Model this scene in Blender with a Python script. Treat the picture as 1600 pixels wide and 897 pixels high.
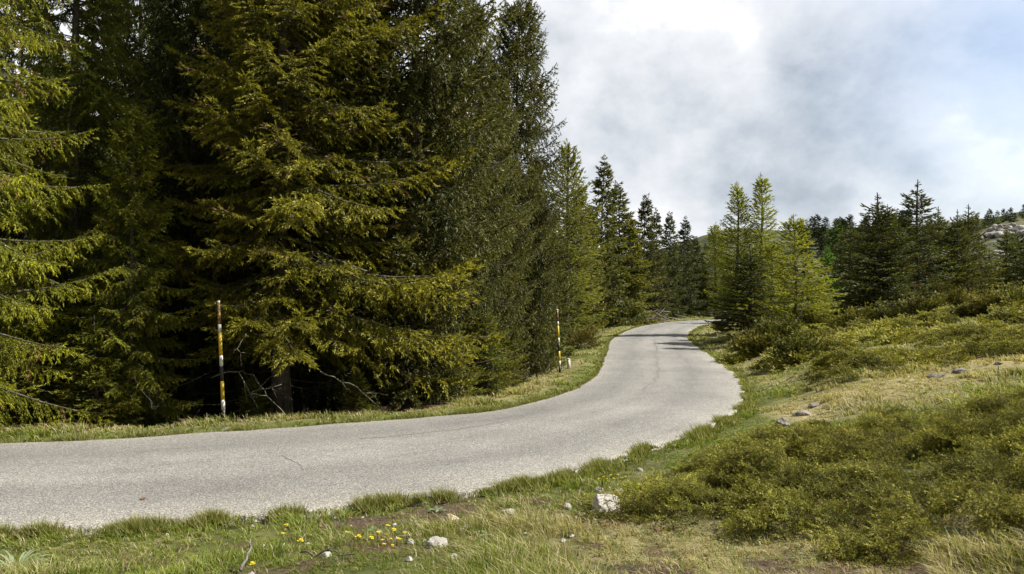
import bpy, math, random
import numpy as np
from mathutils import Vector, Matrix

for o in list(bpy.data.objects):
    bpy.data.objects.remove(o, do_unlink=True)
R = math.radians
C = bpy.context.scene.collection
SC = bpy.context.scene
CZ = 1.6                      # eye height above the bank the photographer stands on
F = 1240.0                    # focal length in photo pixels (1600 wide)
HX, HY = 800.0, 448.0

# ------------------------------------------------------------------ camera
cam = bpy.data.cameras.new('camera')
cam.sensor_width = 36.0
cam.lens = 36.0 * F / 1600.0
cam.clip_start = 0.05
cam.clip_end = 6000.0
camo = bpy.data.objects.new('camera', cam)
C.objects.link(camo)
camo.location = (0, 0, CZ)
camo.rotation_euler = (R(90), 0, 0)
SC.camera = camo

# ------------------------------------------------------------------ sun, sky
SUN_EL = R(46)
SUN_DIR = Vector((math.cos(SUN_EL) * math.cos(R(1)), math.cos(SUN_EL) * math.sin(R(1)), math.sin(SUN_EL)))
sl = bpy.data.lights.new('sun', 'SUN')
sl.energy = 5.0
sl.angle = R(0.6)
sl.color = (1.0, 0.95, 0.86)
so = bpy.data.objects.new('sun', sl)
C.objects.link(so)
so.rotation_euler = SUN_DIR.to_track_quat('Z', 'Y').to_euler()
so.location = (30, 0, 60)

SC.view_settings.view_transform = 'Standard'
SC.view_settings.look = 'None'
SC.view_settings.exposure = 0.78
SC.view_settings.gamma = 1.0

w = bpy.data.worlds.new('World')
SC.world = w
w.use_nodes = True
nt = w.node_tree
nt.nodes.clear()


def N(nt, t, **kw):
    n = nt.nodes.new(t)
    for k, v in kw.items():
        if k.startswith('i_'):
            n.inputs[k[2:].replace('_', ' ')].default_value = v
        elif k.startswith('n_'):
            n.inputs[int(k[2:])].default_value = v
        else:
            setattr(n, k, v)
    return n


def math_(nt, op, a, b=None, clamp=False):
    n = nt.nodes.new('ShaderNodeMath')
    n.operation = op
    n.use_clamp = clamp
    for i, v in enumerate((a, b)):
        if v is None:
            continue
        if isinstance(v, (int, float)):
            n.inputs[i].default_value = v
        else:
            nt.links.new(v, n.inputs[i])
    return n.outputs[0]


def ramp(nt, fac, stops, interp='LINEAR'):
    n = nt.nodes.new('ShaderNodeValToRGB')
    n.color_ramp.interpolation = interp
    e = n.color_ramp.elements
    while len(e) < len(stops):
        e.new(0.5)
    for k, (p, c) in enumerate(stops):
        e[k].position = p
        e[k].color = (*c, 1) if len(c) == 3 else c
    nt.links.new(fac, n.inputs[0])
    return n.outputs[0]


def mixc(nt, fac, a, b, mode='MIX'):
    n = nt.nodes.new('ShaderNodeMix')
    n.data_type = 'RGBA'
    n.blend_type = mode
    for s, v in ((0, fac), (6, a), (7, b)):
        if isinstance(v, (int, float)):
            n.inputs[s].default_value = v
        elif isinstance(v, tuple):
            n.inputs[s].default_value = (*v, 1) if len(v) == 3 else v
        else:
            nt.links.new(v, n.inputs[s])
    return n.outputs[2]


def sky_world():
    out = N(nt, 'ShaderNodeOutputWorld')
    sky = N(nt, 'ShaderNodeTexSky')
    sky.sky_type = 'NISHITA'
    sky.sun_disc = False
    sky.sun_elevation = SUN_EL
    sky.sun_rotation = math.atan2(SUN_DIR.x, SUN_DIR.y)
    sky.altitude = 1500
    bg1 = N(nt, 'ShaderNodeBackground')
    bg1.inputs['Strength'].default_value = 0.11
    nt.links.new(sky.outputs[0], bg1.inputs[0])
    tc = N(nt, 'ShaderNodeTexCoord')
    d = tc.outputs['Generated']
    mp = N(nt, 'ShaderNodeMapping')
    mp.inputs['Scale'].default_value = (1.0, 1.0, 1.35)
    mp.inputs['Location'].default_value = (3.1, 0.4, 0.0)
    nt.links.new(d, mp.inputs[0])
    n1 = N(nt, 'ShaderNodeTexNoise')
    n1.inputs['Scale'].default_value = 3.6
    n1.inputs['Detail'].default_value = 9
    n1.inputs['Roughness'].default_value = 0.56
    n1.inputs['Distortion'].default_value = 0.12
    nt.links.new(mp.outputs[0], n1.inputs['Vector'])
    val = math_(nt, 'MULTIPLY', math_(nt, 'SUBTRACT', n1.outputs['Fac'], 0.5), 1.9)
    # cloud masses: (photo x, photo y, angular radius, brightness offset)
    n2 = N(nt, 'ShaderNodeTexNoise')
    n2.inputs['Scale'].default_value = 13.0
    n2.inputs['Detail'].default_value = 6
    n2.inputs['Roughness'].default_value = 0.6
    n2.inputs['Distortion'].default_value = 0.1
    nt.links.new(mp.outputs[0], n2.inputs['Vector'])
    val = math_(nt, 'ADD', val, math_(nt, 'MULTIPLY', math_(nt, 'SUBTRACT', n2.outputs['Fac'], 0.5), 0.85))
    blobs = [(880, 30, .10, .04), (1110, 25, .045, .20), (1165, 75, .028, .20), (1185, 110, .02, .14), (1120, 130, .03, .12), (1075, 60, .03, .06), (1040, -10, .06, .08),
             (1010, 110, .06, -.12), (1260, 140, .07, -.06), (1370, 110, .10, -.10), (1225, 60, .04, -.05),
             (1475, 195, .03, .16), (1560, 250, .05, .10), (1395, 215, .04, -.18), (1270, 290, .08, -.08),
             (1180, 330, .09, -.06), (1420, 320, .05, .04), (1100, 230, .10, .05), (930, 200, .08, -.03),
             (1050, 280, .05, .10), (1560, 100, .08, -.04), (700, 60, .2, .10), (200, 200, .5, .2), (1560, 330, .05, .06), (950, 330, .06, .02)]
    for (bx, by, rr, wt) in blobs:
        v = Vector(((bx - HX) / F, 1.0, (HY - by) / F)).normalized()
        dn = N(nt, 'ShaderNodeVectorMath')
        dn.operation = 'DISTANCE'
        nt.links.new(d, dn.inputs[0])
        dn.inputs[1].default_value = v
        q = math_(nt, 'DIVIDE', dn.outputs['Value'], rr)
        q = math_(nt, 'MULTIPLY', math_(nt, 'MULTIPLY', q, q), -1.0)
        g = math_(nt, 'MULTIPLY', math_(nt, 'EXPONENT', q), wt)
        val = math_(nt, 'ADD', val, g)
    val = math_(nt, 'ADD', val, 0.5)
    col = ramp(nt, val, [(-0.0, (.30, .34, .39)), (0.33, (.48, .51, .55)), (0.52, (.59, .61, .64)),
                         (0.72, (.68, .69, .71)), (0.92, (.86, .86, .86))])
    sx = N(nt, 'ShaderNodeSeparateXYZ')
    nt.links.new(d, sx.inputs[0])
    # unseen sky behind the camera is dimmed to weaken the ambient fill
    mr = N(nt, 'ShaderNodeMapRange')
    mr.inputs[1].default_value = 0.3
    mr.inputs[2].default_value = -0.5
    mr.inputs[3].default_value = 1.0
    mr.inputs[4].default_value = 0.4
    nt.links.new(sx.outputs['Y'], mr.inputs[0])
    bg2 = N(nt, 'ShaderNodeBackground')
    nt.links.new(col, bg2.inputs[0])
    # dimming added above the frame too, for stronger sun contrast
    mz = N(nt, 'ShaderNodeMapRange')
    mz.inputs[1].default_value = 0.38
    mz.inputs[2].default_value = 0.72
    mz.inputs[3].default_value = 0.81
    mz.inputs[4].default_value = 0.46
    nt.links.new(sx.outputs['Z'], mz.inputs[0])
    nt.links.new(math_(nt, 'MULTIPLY', mr.outputs[0], mz.outputs[0]), bg2.inputs['Strength'])
    # thin places near the upper right let the blue through
    v = Vector(((1640 - HX) / F, 1.0, (HY - 40) / F)).normalized()
    dn = N(nt, 'ShaderNodeVectorMath')
    dn.operation = 'DISTANCE'
    nt.links.new(d, dn.inputs[0])
    dn.inputs[1].default_value = v
    q = math_(nt, 'DIVIDE', dn.outputs['Value'], 0.17)
    q = math_(nt, 'EXPONENT', math_(nt, 'MULTIPLY', math_(nt, 'MULTIPLY', q, q), -1.0))
    cover = math_(nt, 'SUBTRACT', 0.97, math_(nt, 'MULTIPLY', q, 0.5), clamp=True)
    mx = N(nt, 'ShaderNodeMixShader')
    nt.links.new(cover, mx.inputs[0])
    nt.links.new(bg1.outputs[0], mx.inputs[1])
    nt.links.new(bg2.outputs[0], mx.inputs[2])
    nt.links.new(mx.outputs[0], out.inputs[0])


sky_world()
SC.render.engine = 'CYCLES'
SC.cycles.max_bounces = 6
SC.cycles.transmission_bounces = 3
SC.cycles.transparent_max_bounces = 4

rng = np.random.default_rng(7)
random.seed(7)

# ------------------------------------------------------------------ numeric helpers
_tab = np.random.default_rng(99).random((256, 256))


def vnoise(x, y):
    x = np.asarray(x, float); y = np.asarray(y, float)
    xi = np.floor(x).astype(int); yi = np.floor(y).astype(int)
    fx = x - xi; fy = y - yi
    fx = fx * fx * (3 - 2 * fx); fy = fy * fy * (3 - 2 * fy)
    a = _tab[xi & 255, yi & 255]; b = _tab[(xi + 1) & 255, yi & 255]
    c = _tab[xi & 255, (yi + 1) & 255]; d = _tab[(xi + 1) & 255, (yi + 1) & 255]
    return (a * (1 - fx) + b * fx) * (1 - fy) + (c * (1 - fx) + d * fx) * fy


def fbm(x, y, o=4):
    s = 0; a = 0.5; t = 0
    for k in range(o):
        s = s + a * vnoise(x * 2 ** k + 17.3 * k, y * 2 ** k + 5.1 * k); t += a; a *= 0.5
    return s / t


def sstep(a, b, x):
    t = np.clip((x - a) / (b - a), 0, 1)
    return t * t * (3 - 2 * t)


def P(px, py, Y):
    """photo pixel at forward distance Y -> world point"""
    return ((px - HX) / F * Y, Y, CZ + (HY - py) / F * Y)


# ------------------------------------------------------------------ road profile
_zY = np.array([-60, 0, 7, 14, 20, 30, 40, 60, 80, 120, 200])
_zZ = np.array([-1.6, -2.25, -2.35, -2.4, -2.62, -3.0, -3.18, -3.25, -3.3, -3.6, -5.0]) + CZ


def zroad(Y):
    return np.interp(Y, _zY, _zZ)


LE = [(-60, 10.2), (-24, 10.8), (-12.5, 11.5), (-7.7, 12.0), (-5, 12.9), (-2.3, 14.2), (-.5, 15.6), (.75, 17.9), (1.75, 21), (2.85, 26.5),
      (4.5, 38), (6.4, 50), (10.4, 65), (15.5, 75.5), (22, 81), (30, 84), (60, 92)]
RE = [(-60, 4.6), (-24, 5.6), (-9.5, 6.9), (-4.9, 7.6), (-3.2, 8.0), (-1.4, 8.7), (-.15, 9.4), (.85, 10.2), (1.87, 11.6), (2.95, 12.8),
      (3.95, 14.6), (4.95, 17), (6.2, 21.2), (7.6, 27.5), (9.45, 39), (10.9, 48.5), (13.8, 60), (18.2, 70.5), (24, 75.5), (31, 78.5), (61, 86)]


def resample(pts, n):
    p = np.array(pts, float)
    # Catmull-Rom
    q = []
    for i in range(len(p) - 1):
        p0 = p[max(i - 1, 0)]; p1 = p[i]; p2 = p[i + 1]; p3 = p[min(i + 2, len(p) - 1)]
        for t in np.linspace(0, 1, 12, endpoint=False):
            q.append(0.5 * ((2 * p1) + (-p0 + p2) * t + (2 * p0 - 5 * p1 + 4 * p2 - p3) * t * t + (-p0 + 3 * p1 - 3 * p2 + p3) * t ** 3))
    q.append(p[-1])
    q = np.array(q)
    return q


LC = resample(LE, 0)
RC = resample(RE, 0)
ROADPOLY = np.vstack([LC, RC[::-1]])


def in_poly(x, y, poly):
    x = np.asarray(x); y = np.asarray(y)
    ins = np.zeros(x.shape, bool)
    n = len(poly)
    for i in range(n):
        x1, y1 = poly[i]; x2, y2 = poly[(i + 1) % n]
        if y1 == y2:
            continue
        c = ((y1 > y) != (y2 > y)) & (x < (x2 - x1) * (y - y1) / (y2 - y1) + x1)
        ins ^= c
    return ins


def dist_line(x, y, L):
    x = np.asarray(x, float).ravel(); y = np.asarray(y, float).ravel()
    best = np.full(x.shape, 1e9)
    for i in range(len(L) - 1):
        a = L[i]; d = L[i + 1] - a
        t = np.clip(((x - a[0]) * d[0] + (y - a[1]) * d[1]) / (d @ d + 1e-12), 0, 1)
        dd = (x - a[0] - t * d[0]) ** 2 + (y - a[1] - t * d[1]) ** 2
        best = np.minimum(best, dd)
    return np.sqrt(best)


def road_sd(x, y):
    """signed distance to the road edge, negative on the asphalt"""
    sh = np.shape(x)
    x = np.ravel(np.asarray(x, float)); y = np.ravel(np.asarray(y, float))
    out = np.full(x.shape, 50.0)
    m = (y > 3) & (y < 110) & (x > -70) & (x < 70)
    if m.any():
        xs, ys = x[m], y[m]
        d = np.minimum(dist_line(xs, ys, LC[::2]), dist_line(xs, ys, RC[::2]))
        d[in_poly(xs, ys, ROADPOLY)] *= -1
        out[m] = d
    return out.reshape(sh)


# ------------------------------------------------------------------ terrain height
CP = []
for p in LC[::9]:
    if -30 < p[0] < 40: CP.append((p[0], p[1], zroad(p[1])))
for p in RC[::9]:
    if -30 < p[0] < 40: CP.append((p[0], p[1], zroad(p[1])))
for (px, py, Y) in [
    (400, 897, 5.0), (800, 897, 4.6), (0, 897, 6.0), (1200, 897, 4.4), (1600, 897, 4.3), (800, 800, 7.0), (500, 830, 7.4),
    (950, 795, 7.3), (1100, 760, 8.7), (1150, 705, 11.2), (1230, 655, 14), (1300, 625, 15), (1450, 592, 16.2), (1600, 560, 17),
    (1300, 720, 9.3), (1450, 700, 9.2), (1600, 655, 10), (1750, 625, 11), (1400, 780, 6.6), (1600, 760, 6.6),
    (1250, 600, 18), (1200, 580, 24), (1300, 540, 30), (1600, 515, 26), (1600, 470, 40), (1400, 510, 36), (1180, 548, 32),
    (1200, 525, 40), (1300, 505, 48), (1440, 482, 48), (1520, 465, 52), (1600, 448, 60), (1330, 475, 68), (1290, 468, 85), (1180, 512, 50),
    (1140, 498, 75), (1120, 482, 120), (1250, 455, 120), (1400, 450, 90), (1600, 415, 100), (1540, 395, 125), (1600, 380, 135), (1560, 352, 160), (1600, 342, 175),
    (1750, 320, 190), (1750, 440, 60), (1450, 400, 190),
    (1100, 400, 300), (1120, 368, 350), (1150, 356, 400), (1200, 362, 400), (1240, 362, 360), (1300, 368, 330), (1400, 368, 300), (1060, 390, 380), (980, 415, 400),
    (1300, 430, 220), (1180, 440, 200),
    (0, 672, 13.6), (340, 664, 14.7), (440, 661, 15.3), (600, 655, 15.6), (640, 640, 18), (800, 620, 19), (830, 602, 25), (872, 589, 28.3),
    (880, 545, 42), (930, 525, 55), (942, 519, 59), (1000, 500, 80), (900, 530, 58), (1060, 495, 90), (1000, 490, 110), (1060, 478, 160),
    (0, 668, 17), (300, 668, 18), (500, 655, 20), (0, 650, 24), (300, 640, 26), (600, 620, 28), (750, 605, 32),
    (-300, 700, 14), (0, 600, 40), (400, 590, 45), (700, 560, 50), (850, 540, 60), (200, 540, 90), (600, 520, 100), (850, 505, 110), (0, 520, 220), (400, 500, 300), (800, 460, 300)]:
    CP.append(P(px, py, Y))
for (x, y, z) in [(0, 0, 0), (0, 2, 0), (2, 1, .05), (-2, 1, -.05), (4, 0, .5), (8, 0, 1.2), (8, -8, 1.4), (0, -8, 0.3), (-8, -2, -.7), (-8, -12, -.5), (20, 0, 3.4), (30, 12, 4.6),
                  (14, 8, 1.7), (40, -20, 6), (0, -30, 1), (-30, -20, -1), (-40, 30, -6), (-20, 14.5, -1.2), (-60, 10, -1.5), (100, 0, 14), (0, -200, 8), (-200, 0, -20), (200, 100, 34),
                  (600, 300, 60), (-600, 300, -30), (0, 900, 20), (600, 900, 50), (-600, 900, -20), (0, -900, 20), (2500, 0, 40), (-2500, 0, -20), (0, 2500, 10), (0, -2500, 10), (2000, 2000, 30), (-2000, 2000, -10)]:
    CP.append((x, y, z))
CP = np.array(CP, float)


def _uv(x, y):
    r = np.sqrt(x * x + y * y + 9.0)
    k = np.log(r) / r * 2.4                 # radially compressed plane
    return np.stack([x * k, y * k], -1)


_c = _uv(CP[:, 0], CP[:, 1])
_n = len(_c)


def _phi(d2):
    return 0.5 * d2 * np.log(d2 + 1e-12)


_d2 = ((_c[:, None] - _c[None]) ** 2).sum(-1)
_A = np.zeros((_n + 3, _n + 3))
_A[:_n, :_n] = _phi(_d2) + np.eye(_n) * 0.004
_A[:_n, _n] = 1; _A[:_n, _n + 1:] = _c
_A[_n, :_n] = 1; _A[_n + 1:, :_n] = _c.T
_w = np.linalg.solve(_A, np.concatenate([CP[:, 2], [0, 0, 0]]))


def g_base(x, y):
    sh = np.shape(x)
    x = np.ravel(np.asarray(x, float)); y = np.ravel(np.asarray(y, float))
    out = np.empty(x.shape)
    for s in range(0, len(x), 40000):
        u = _uv(x[s:s + 40000], y[s:s + 40000])
        d2 = (u[:, 0:1] - _c[:, 0][None]) ** 2 + (u[:, 1:2] - _c[:, 1][None]) ** 2
        out[s:s + 40000] = _phi(d2) @ _w[:_n] + _w[_n] + u @ _w[_n + 1:]
    return out.reshape(sh)


def ground(x, y, sd=None):
    x = np.asarray(x, float); y = np.asarray(y, float)
    if sd is None:
        sd = road_sd(x, y)
    r = np.sqrt(x * x + y * y)
    b = g_base(x, y)
    b = b + (fbm(x * .9, y * .9, 3) - .5) * 0.22 * np.clip(sd / 2, 0, 1) + (fbm(x * .09 + 9, y * .09, 3) - .5) * np.clip((r - 25) / 60, 0, 3) * .8
    k = sstep(0.25, 2.2, sd)
    z = zroad(y) * (1 - k) + b * k
    z = z - 0.07 * (1 - sstep(0.15, 0.45, sd)) + 0.03 * sstep(0.4, 0.7, sd) * (1 - sstep(0.8, 1.8, sd))
    return z


def gz(x, y):
    return float(ground(np.array([x]), np.array([y]))[0])


def unproj(px, py, y0=3.0, y1=400.0):
    """where the sight line through a photo pixel meets the ground"""
    Y = np.exp(np.linspace(math.log(y0), math.log(y1), 900))
    x = (px - HX) / F * Y
    zr = CZ + (HY - py) / F * Y
    h = zr - ground(x, Y)
    i = np.argmax(h < 0)
    if h[i] >= 0:
        i = len(Y) - 1
    return x[i], Y[i]


# ------------------------------------------------------------------ object helpers
def tag(o, label=None, cat=None, group=None, kind=None):
    if label: o['label'] = label
    if cat: o['category'] = cat
    if group: o['group'] = group
    if kind: o['kind'] = kind
    return o


def empty(name, loc, rz=0.0):
    o = bpy.data.objects.new(name, None)
    C.objects.link(o)
    o.location = loc
    o.rotation_euler = (0, 0, rz)
    o.empty_display_size = 0.3
    return o


def link(name, me, parent=None):
    o = bpy.data.objects.new(name, me)
    C.objects.link(o)
    if parent: o.parent = parent
    return o


def tri_mesh(name, V, Col, mat):
    """V (n,3,3) loose triangles, Col (n,3) linear colour"""
    n = len(V)
    me = bpy.data.meshes.new(name)
    me.vertices.add(n * 3)
    me.vertices.foreach_set('co', np.ascontiguousarray(V, np.float32).ravel())
    me.loops.add(n * 3)
    me.loops.foreach_set('vertex_index', np.arange(n * 3, dtype=np.int32))
    me.polygons.add(n)
    me.polygons.foreach_set('loop_start', np.arange(0, n * 3, 3, dtype=np.int32))
    me.update(calc_edges=True)
    if Col is not None:
        a = me.color_attributes.new('Col', 'BYTE_COLOR', 'POINT')
        c = np.ones((n, 3, 4), np.float32)
        c[:, :, :3] = np.clip(Col, 0, 1)[:, None, :]
        a.data.foreach_set('color', c.ravel())
    me.materials.append(mat)
    return me


def mesh_vf(name, V, Fc, mat, smooth=True):
    me = bpy.data.meshes.new(name)
    me.from_pydata([tuple(v) for v in V], [], [tuple(int(i) for i in f) for f in Fc])
    if smooth:
        me.polygons.foreach_set('use_smooth', [True] * len(me.polygons))
    me.materials.append(mat)
    me.update()
    return me


def grid_mesh(name, X, Y, Z, mat, attrs=None, uv=None):
    a, b = X.shape
    me = bpy.data.meshes.new(name)
    V = np.stack([X, Y, Z], -1).reshape(-1, 3).astype(np.float32)
    me.vertices.add(len(V)); me.vertices.foreach_set('co', V.ravel())
    i = np.arange(a * b).reshape(a, b)
    q = np.stack([i[:-1, :-1], i[1:, :-1], i[1:, 1:], i[:-1, 1:]], -1).reshape(-1, 4).astype(np.int32)
    me.loops.add(q.size); me.loops.foreach_set('vertex_index', q.ravel())
    me.polygons.add(len(q)); me.polygons.foreach_set('loop_start', np.arange(0, q.size, 4, dtype=np.int32))
    me.update(calc_edges=True)
    me.polygons.foreach_set('use_smooth', np.ones(len(q), bool))
    if attrs:
        for k, v in attrs.items():
            at = me.attributes.new(k, 'FLOAT', 'POINT')
            at.data.foreach_set('value', np.ascontiguousarray(v, np.float32).ravel())
    if uv is not None:
        ul = me.uv_layers.new(name='UVMap')
        ul.data.foreach_set('uv', np.ascontiguousarray(uv.reshape(-1, 2)[q.ravel()], np.float32).ravel())
    me.materials.append(mat)
    return me


class Tubes:
    def __init__(s): s.V = []; s.Fc = []; s.n = 0

    def add(s, pts, rad, sides=5):
        pts = np.asarray(pts, float); k = len(pts)
        rad = np.broadcast_to(np.asarray(rad, float), (k,))
        t = np.gradient(pts, axis=0)
        t /= np.linalg.norm(t, axis=1)[:, None] + 1e-9
        ref = np.array([0, 0, 1.0]) if abs(t[:, 2]).mean() < .8 else np.array([1.0, 0, 0])
        u = np.cross(t, ref); u /= np.linalg.norm(u, axis=1)[:, None] + 1e-9
        v = np.cross(t, u)
        an = np.linspace(0, 2 * np.pi, sides, endpoint=False)
        ring = pts[:, None] + rad[:, None, None] * (np.cos(an)[None, :, None] * u[:, None] + np.sin(an)[None, :, None] * v[:, None])
        s.V.append(ring.reshape(-1, 3))
        for a in range(k - 1):
            for b in range(sides):
                b2 = (b + 1) % sides
                s.Fc.append((s.n + a * sides + b, s.n + a * sides + b2, s.n + (a + 1) * sides + b2, s.n + (a + 1) * sides + b))
        s.Fc.append(tuple(s.n + (k - 1) * sides + b for b in range(sides)))
        s.Fc.append(tuple(s.n + b for b in reversed(range(sides))))
        s.n += k * sides

    def mesh(s, name, mat, smooth=True):
        return mesh_vf(name, np.vstack(s.V), s.Fc, mat, smooth)


def copy_tree(o, parent=None):
    c = o.copy(); C.objects.link(c); c.parent = parent
    for ch in o.children: copy_tree(ch, c)
    return c


# ------------------------------------------------------------------ materials
def new_mat(name):
    m = bpy.data.materials.new(name); m.use_nodes = True
    t = m.node_tree; t.nodes.clear()
    return m, t


def leaf_mat(name, rough=.6, trans=.3, spec=.3, tint=True, tcol=(1.25, 1.25, .55)):
    m, t = new_mat(name)
    out = N(t, 'ShaderNodeOutputMaterial')
    at = N(t, 'ShaderNodeVertexColor'); at.layer_name = 'Col'
    col = at.outputs[0]
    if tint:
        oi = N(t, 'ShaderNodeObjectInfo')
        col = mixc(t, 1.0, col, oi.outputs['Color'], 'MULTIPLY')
    b = N(t, 'ShaderNodeBsdfPrincipled')
    b.inputs['Roughness'].default_value = rough
    b.inputs['Specular IOR Level'].default_value = spec
    t.links.new(col, b.inputs['Base Color'])
    tr = N(t, 'ShaderNodeBsdfTranslucent')
    t.links.new(mixc(t, 1.0, col, tcol, 'MULTIPLY'), tr.inputs[0])
    mx = N(t, 'ShaderNodeMixShader'); mx.inputs[0].default_value = trans
    t.links.new(b.outputs[0], mx.inputs[1]); t.links.new(tr.outputs[0], mx.inputs[2])
    t.links.new(mx.outputs[0], out.inputs[0])
    return m


def bark_mat(name, c1, c2, scale=14, zs=.25, spots=0.0):
    m, t = new_mat(name)
    out = N(t, 'ShaderNodeOutputMaterial')
    tc = N(t, 'ShaderNodeTexCoord')
    mp = N(t, 'ShaderNodeMapping'); mp.inputs['Scale'].default_value = (1, 1, zs)
    t.links.new(tc.outputs['Object'], mp.inputs[0])
    n = N(t, 'ShaderNodeTexNoise', i_Scale=scale, i_Detail=6.0, i_Roughness=.65)
    t.links.new(mp.outputs[0], n.inputs['Vector'])
    c = ramp(t, n.outputs['Fac'], [(.3, c1), (.65, c2)])
    n2 = N(t, 'ShaderNodeTexNoise', i_Scale=9.0, i_Detail=3.0)
    t.links.new(tc.outputs['Object'], n2.inputs['Vector'])
    c = mixc(t, ramp(t, n2.outputs['Fac'], [(.58, (0, 0, 0)), (.66, (.5, .5, .5))]), c, (.28, .28, .24))
    b = N(t, 'ShaderNodeBsdfPrincipled'); b.inputs['Roughness'].default_value = .9
    t.links.new(c, b.inputs['Base Color'])
    bp = N(t, 'ShaderNodeBump'); bp.inputs['Strength'].default_value = .8; bp.inputs['Distance'].default_value = .03
    t.links.new(n.outputs['Fac'], bp.inputs['Height'])
    t.links.new(bp.outputs[0], b.inputs['Normal'])
    t.links.new(b.outputs[0], out.inputs[0])
    return m


M_NEEDLE = leaf_mat('needles', .55, .28)
M_LARCH = leaf_mat('larch_needles', .6, .42)
M_JUN = leaf_mat('juniper_needles', .6, .17, spec=.2, tint=False, tcol=(1.0, 1.05, .6))
M_GRASS = leaf_mat('grass_blades', .5, .38, tint=False, tcol=(1.15, 1.2, .6))
M_BARK = bark_mat('spruce_bark', (.035, .028, .022), (.15, .125, .10))
M_TWIG = bark_mat('grey_twig', (.09, .08, .065), (.27, .24, .20), 30, .5)
M_LBARK = bark_mat('larch_bark', (.06, .05, .042), (.2, .175, .15))


def ground_mat():
    m, t = new_mat('mountain_ground')
    out = N(t, 'ShaderNodeOutputMaterial')
    geo = N(t, 'ShaderNodeNewGeometry')
    pos = geo.outputs['Position']

    def noise(s, d=5.0, r=.6):
        n = N(t, 'ShaderNodeTexNoise', i_Scale=s, i_Detail=d, i_Roughness=r)
        t.links.new(pos, n.inputs['Vector']); return n.outputs['Fac']

    def attr(nm):
        a = N(t, 'ShaderNodeAttribute'); a.attribute_name = nm; return a.outputs['Fac']
    green = ramp(t, noise(2.3, 6, .7), [(.3, (.06, .07, .02)), (.5, (.10, .12, .03)), (.72, (.20, .20, .07))])
    dry = ramp(t, noise(4.5, 7, .75), [(.3, (.16, .12, .055)), (.5, (.34, .29, .14)), (.72, (.52, .46, .27))])
    wd = math_(t, 'ADD', attr('dry'), math_(t, 'MULTIPLY', math_(t, 'SUBTRACT', noise(.9, 5, .65), .5), 1.1), clamp=True)
    c = mixc(t, wd, green, dry)
    soil = ramp(t, noise(28, 8, .8), [(.32, (.035, .022, .014)), (.5, (.105, .07, .045)), (.62, (.2, .155, .115)), (.7, (.40, .36, .3))])
    ws = math_(t, 'ADD', attr('soil'), math_(t, 'MULTIPLY', math_(t, 'SUBTRACT', noise(3.1, 5, .7), .5), .9), clamp=True)
    c = mixc(t, ramp(t, ws, [(.38, (0, 0, 0)), (.6, (1, 1, 1))]), c, soil)
    litter = ramp(t, noise(16, 6, .75), [(.3, (.018, .012, .008)), (.65, (.07, .045, .026))])
    c = mixc(t, attr('litter'), c, litter)
    # far meadow and scrub
    far = ramp(t, noise(.045, 7, .68), [(.36, (.025, .034, .018)), (.47, (.05, .062, .026)), (.56, (.095, .10, .042)), (.72, (.17, .155, .08))])
    c = mixc(t, attr('far'), c, far)
    rk = ramp(t, noise(.5, 8, .75), [(.42, (.10, .10, .09)), (.55, (.45, .44, .42))])
    c = mixc(t, attr('rocky'), c, rk)
    b = N(t, 'ShaderNodeBsdfPrincipled'); b.inputs['Roughness'].default_value = .95
    b.inputs['Specular IOR Level'].default_value = .15
    t.links.new(c, b.inputs['Base Color'])
    bp = N(t, 'ShaderNodeBump'); bp.inputs['Strength'].default_value = .9; bp.inputs['Distance'].default_value = .06
    t.links.new(noise(14, 7, .75), bp.inputs['Height'])
    t.links.new(bp.outputs[0], b.inputs['Normal'])
    t.links.new(b.outputs[0], out.inputs[0])
    return m


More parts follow.
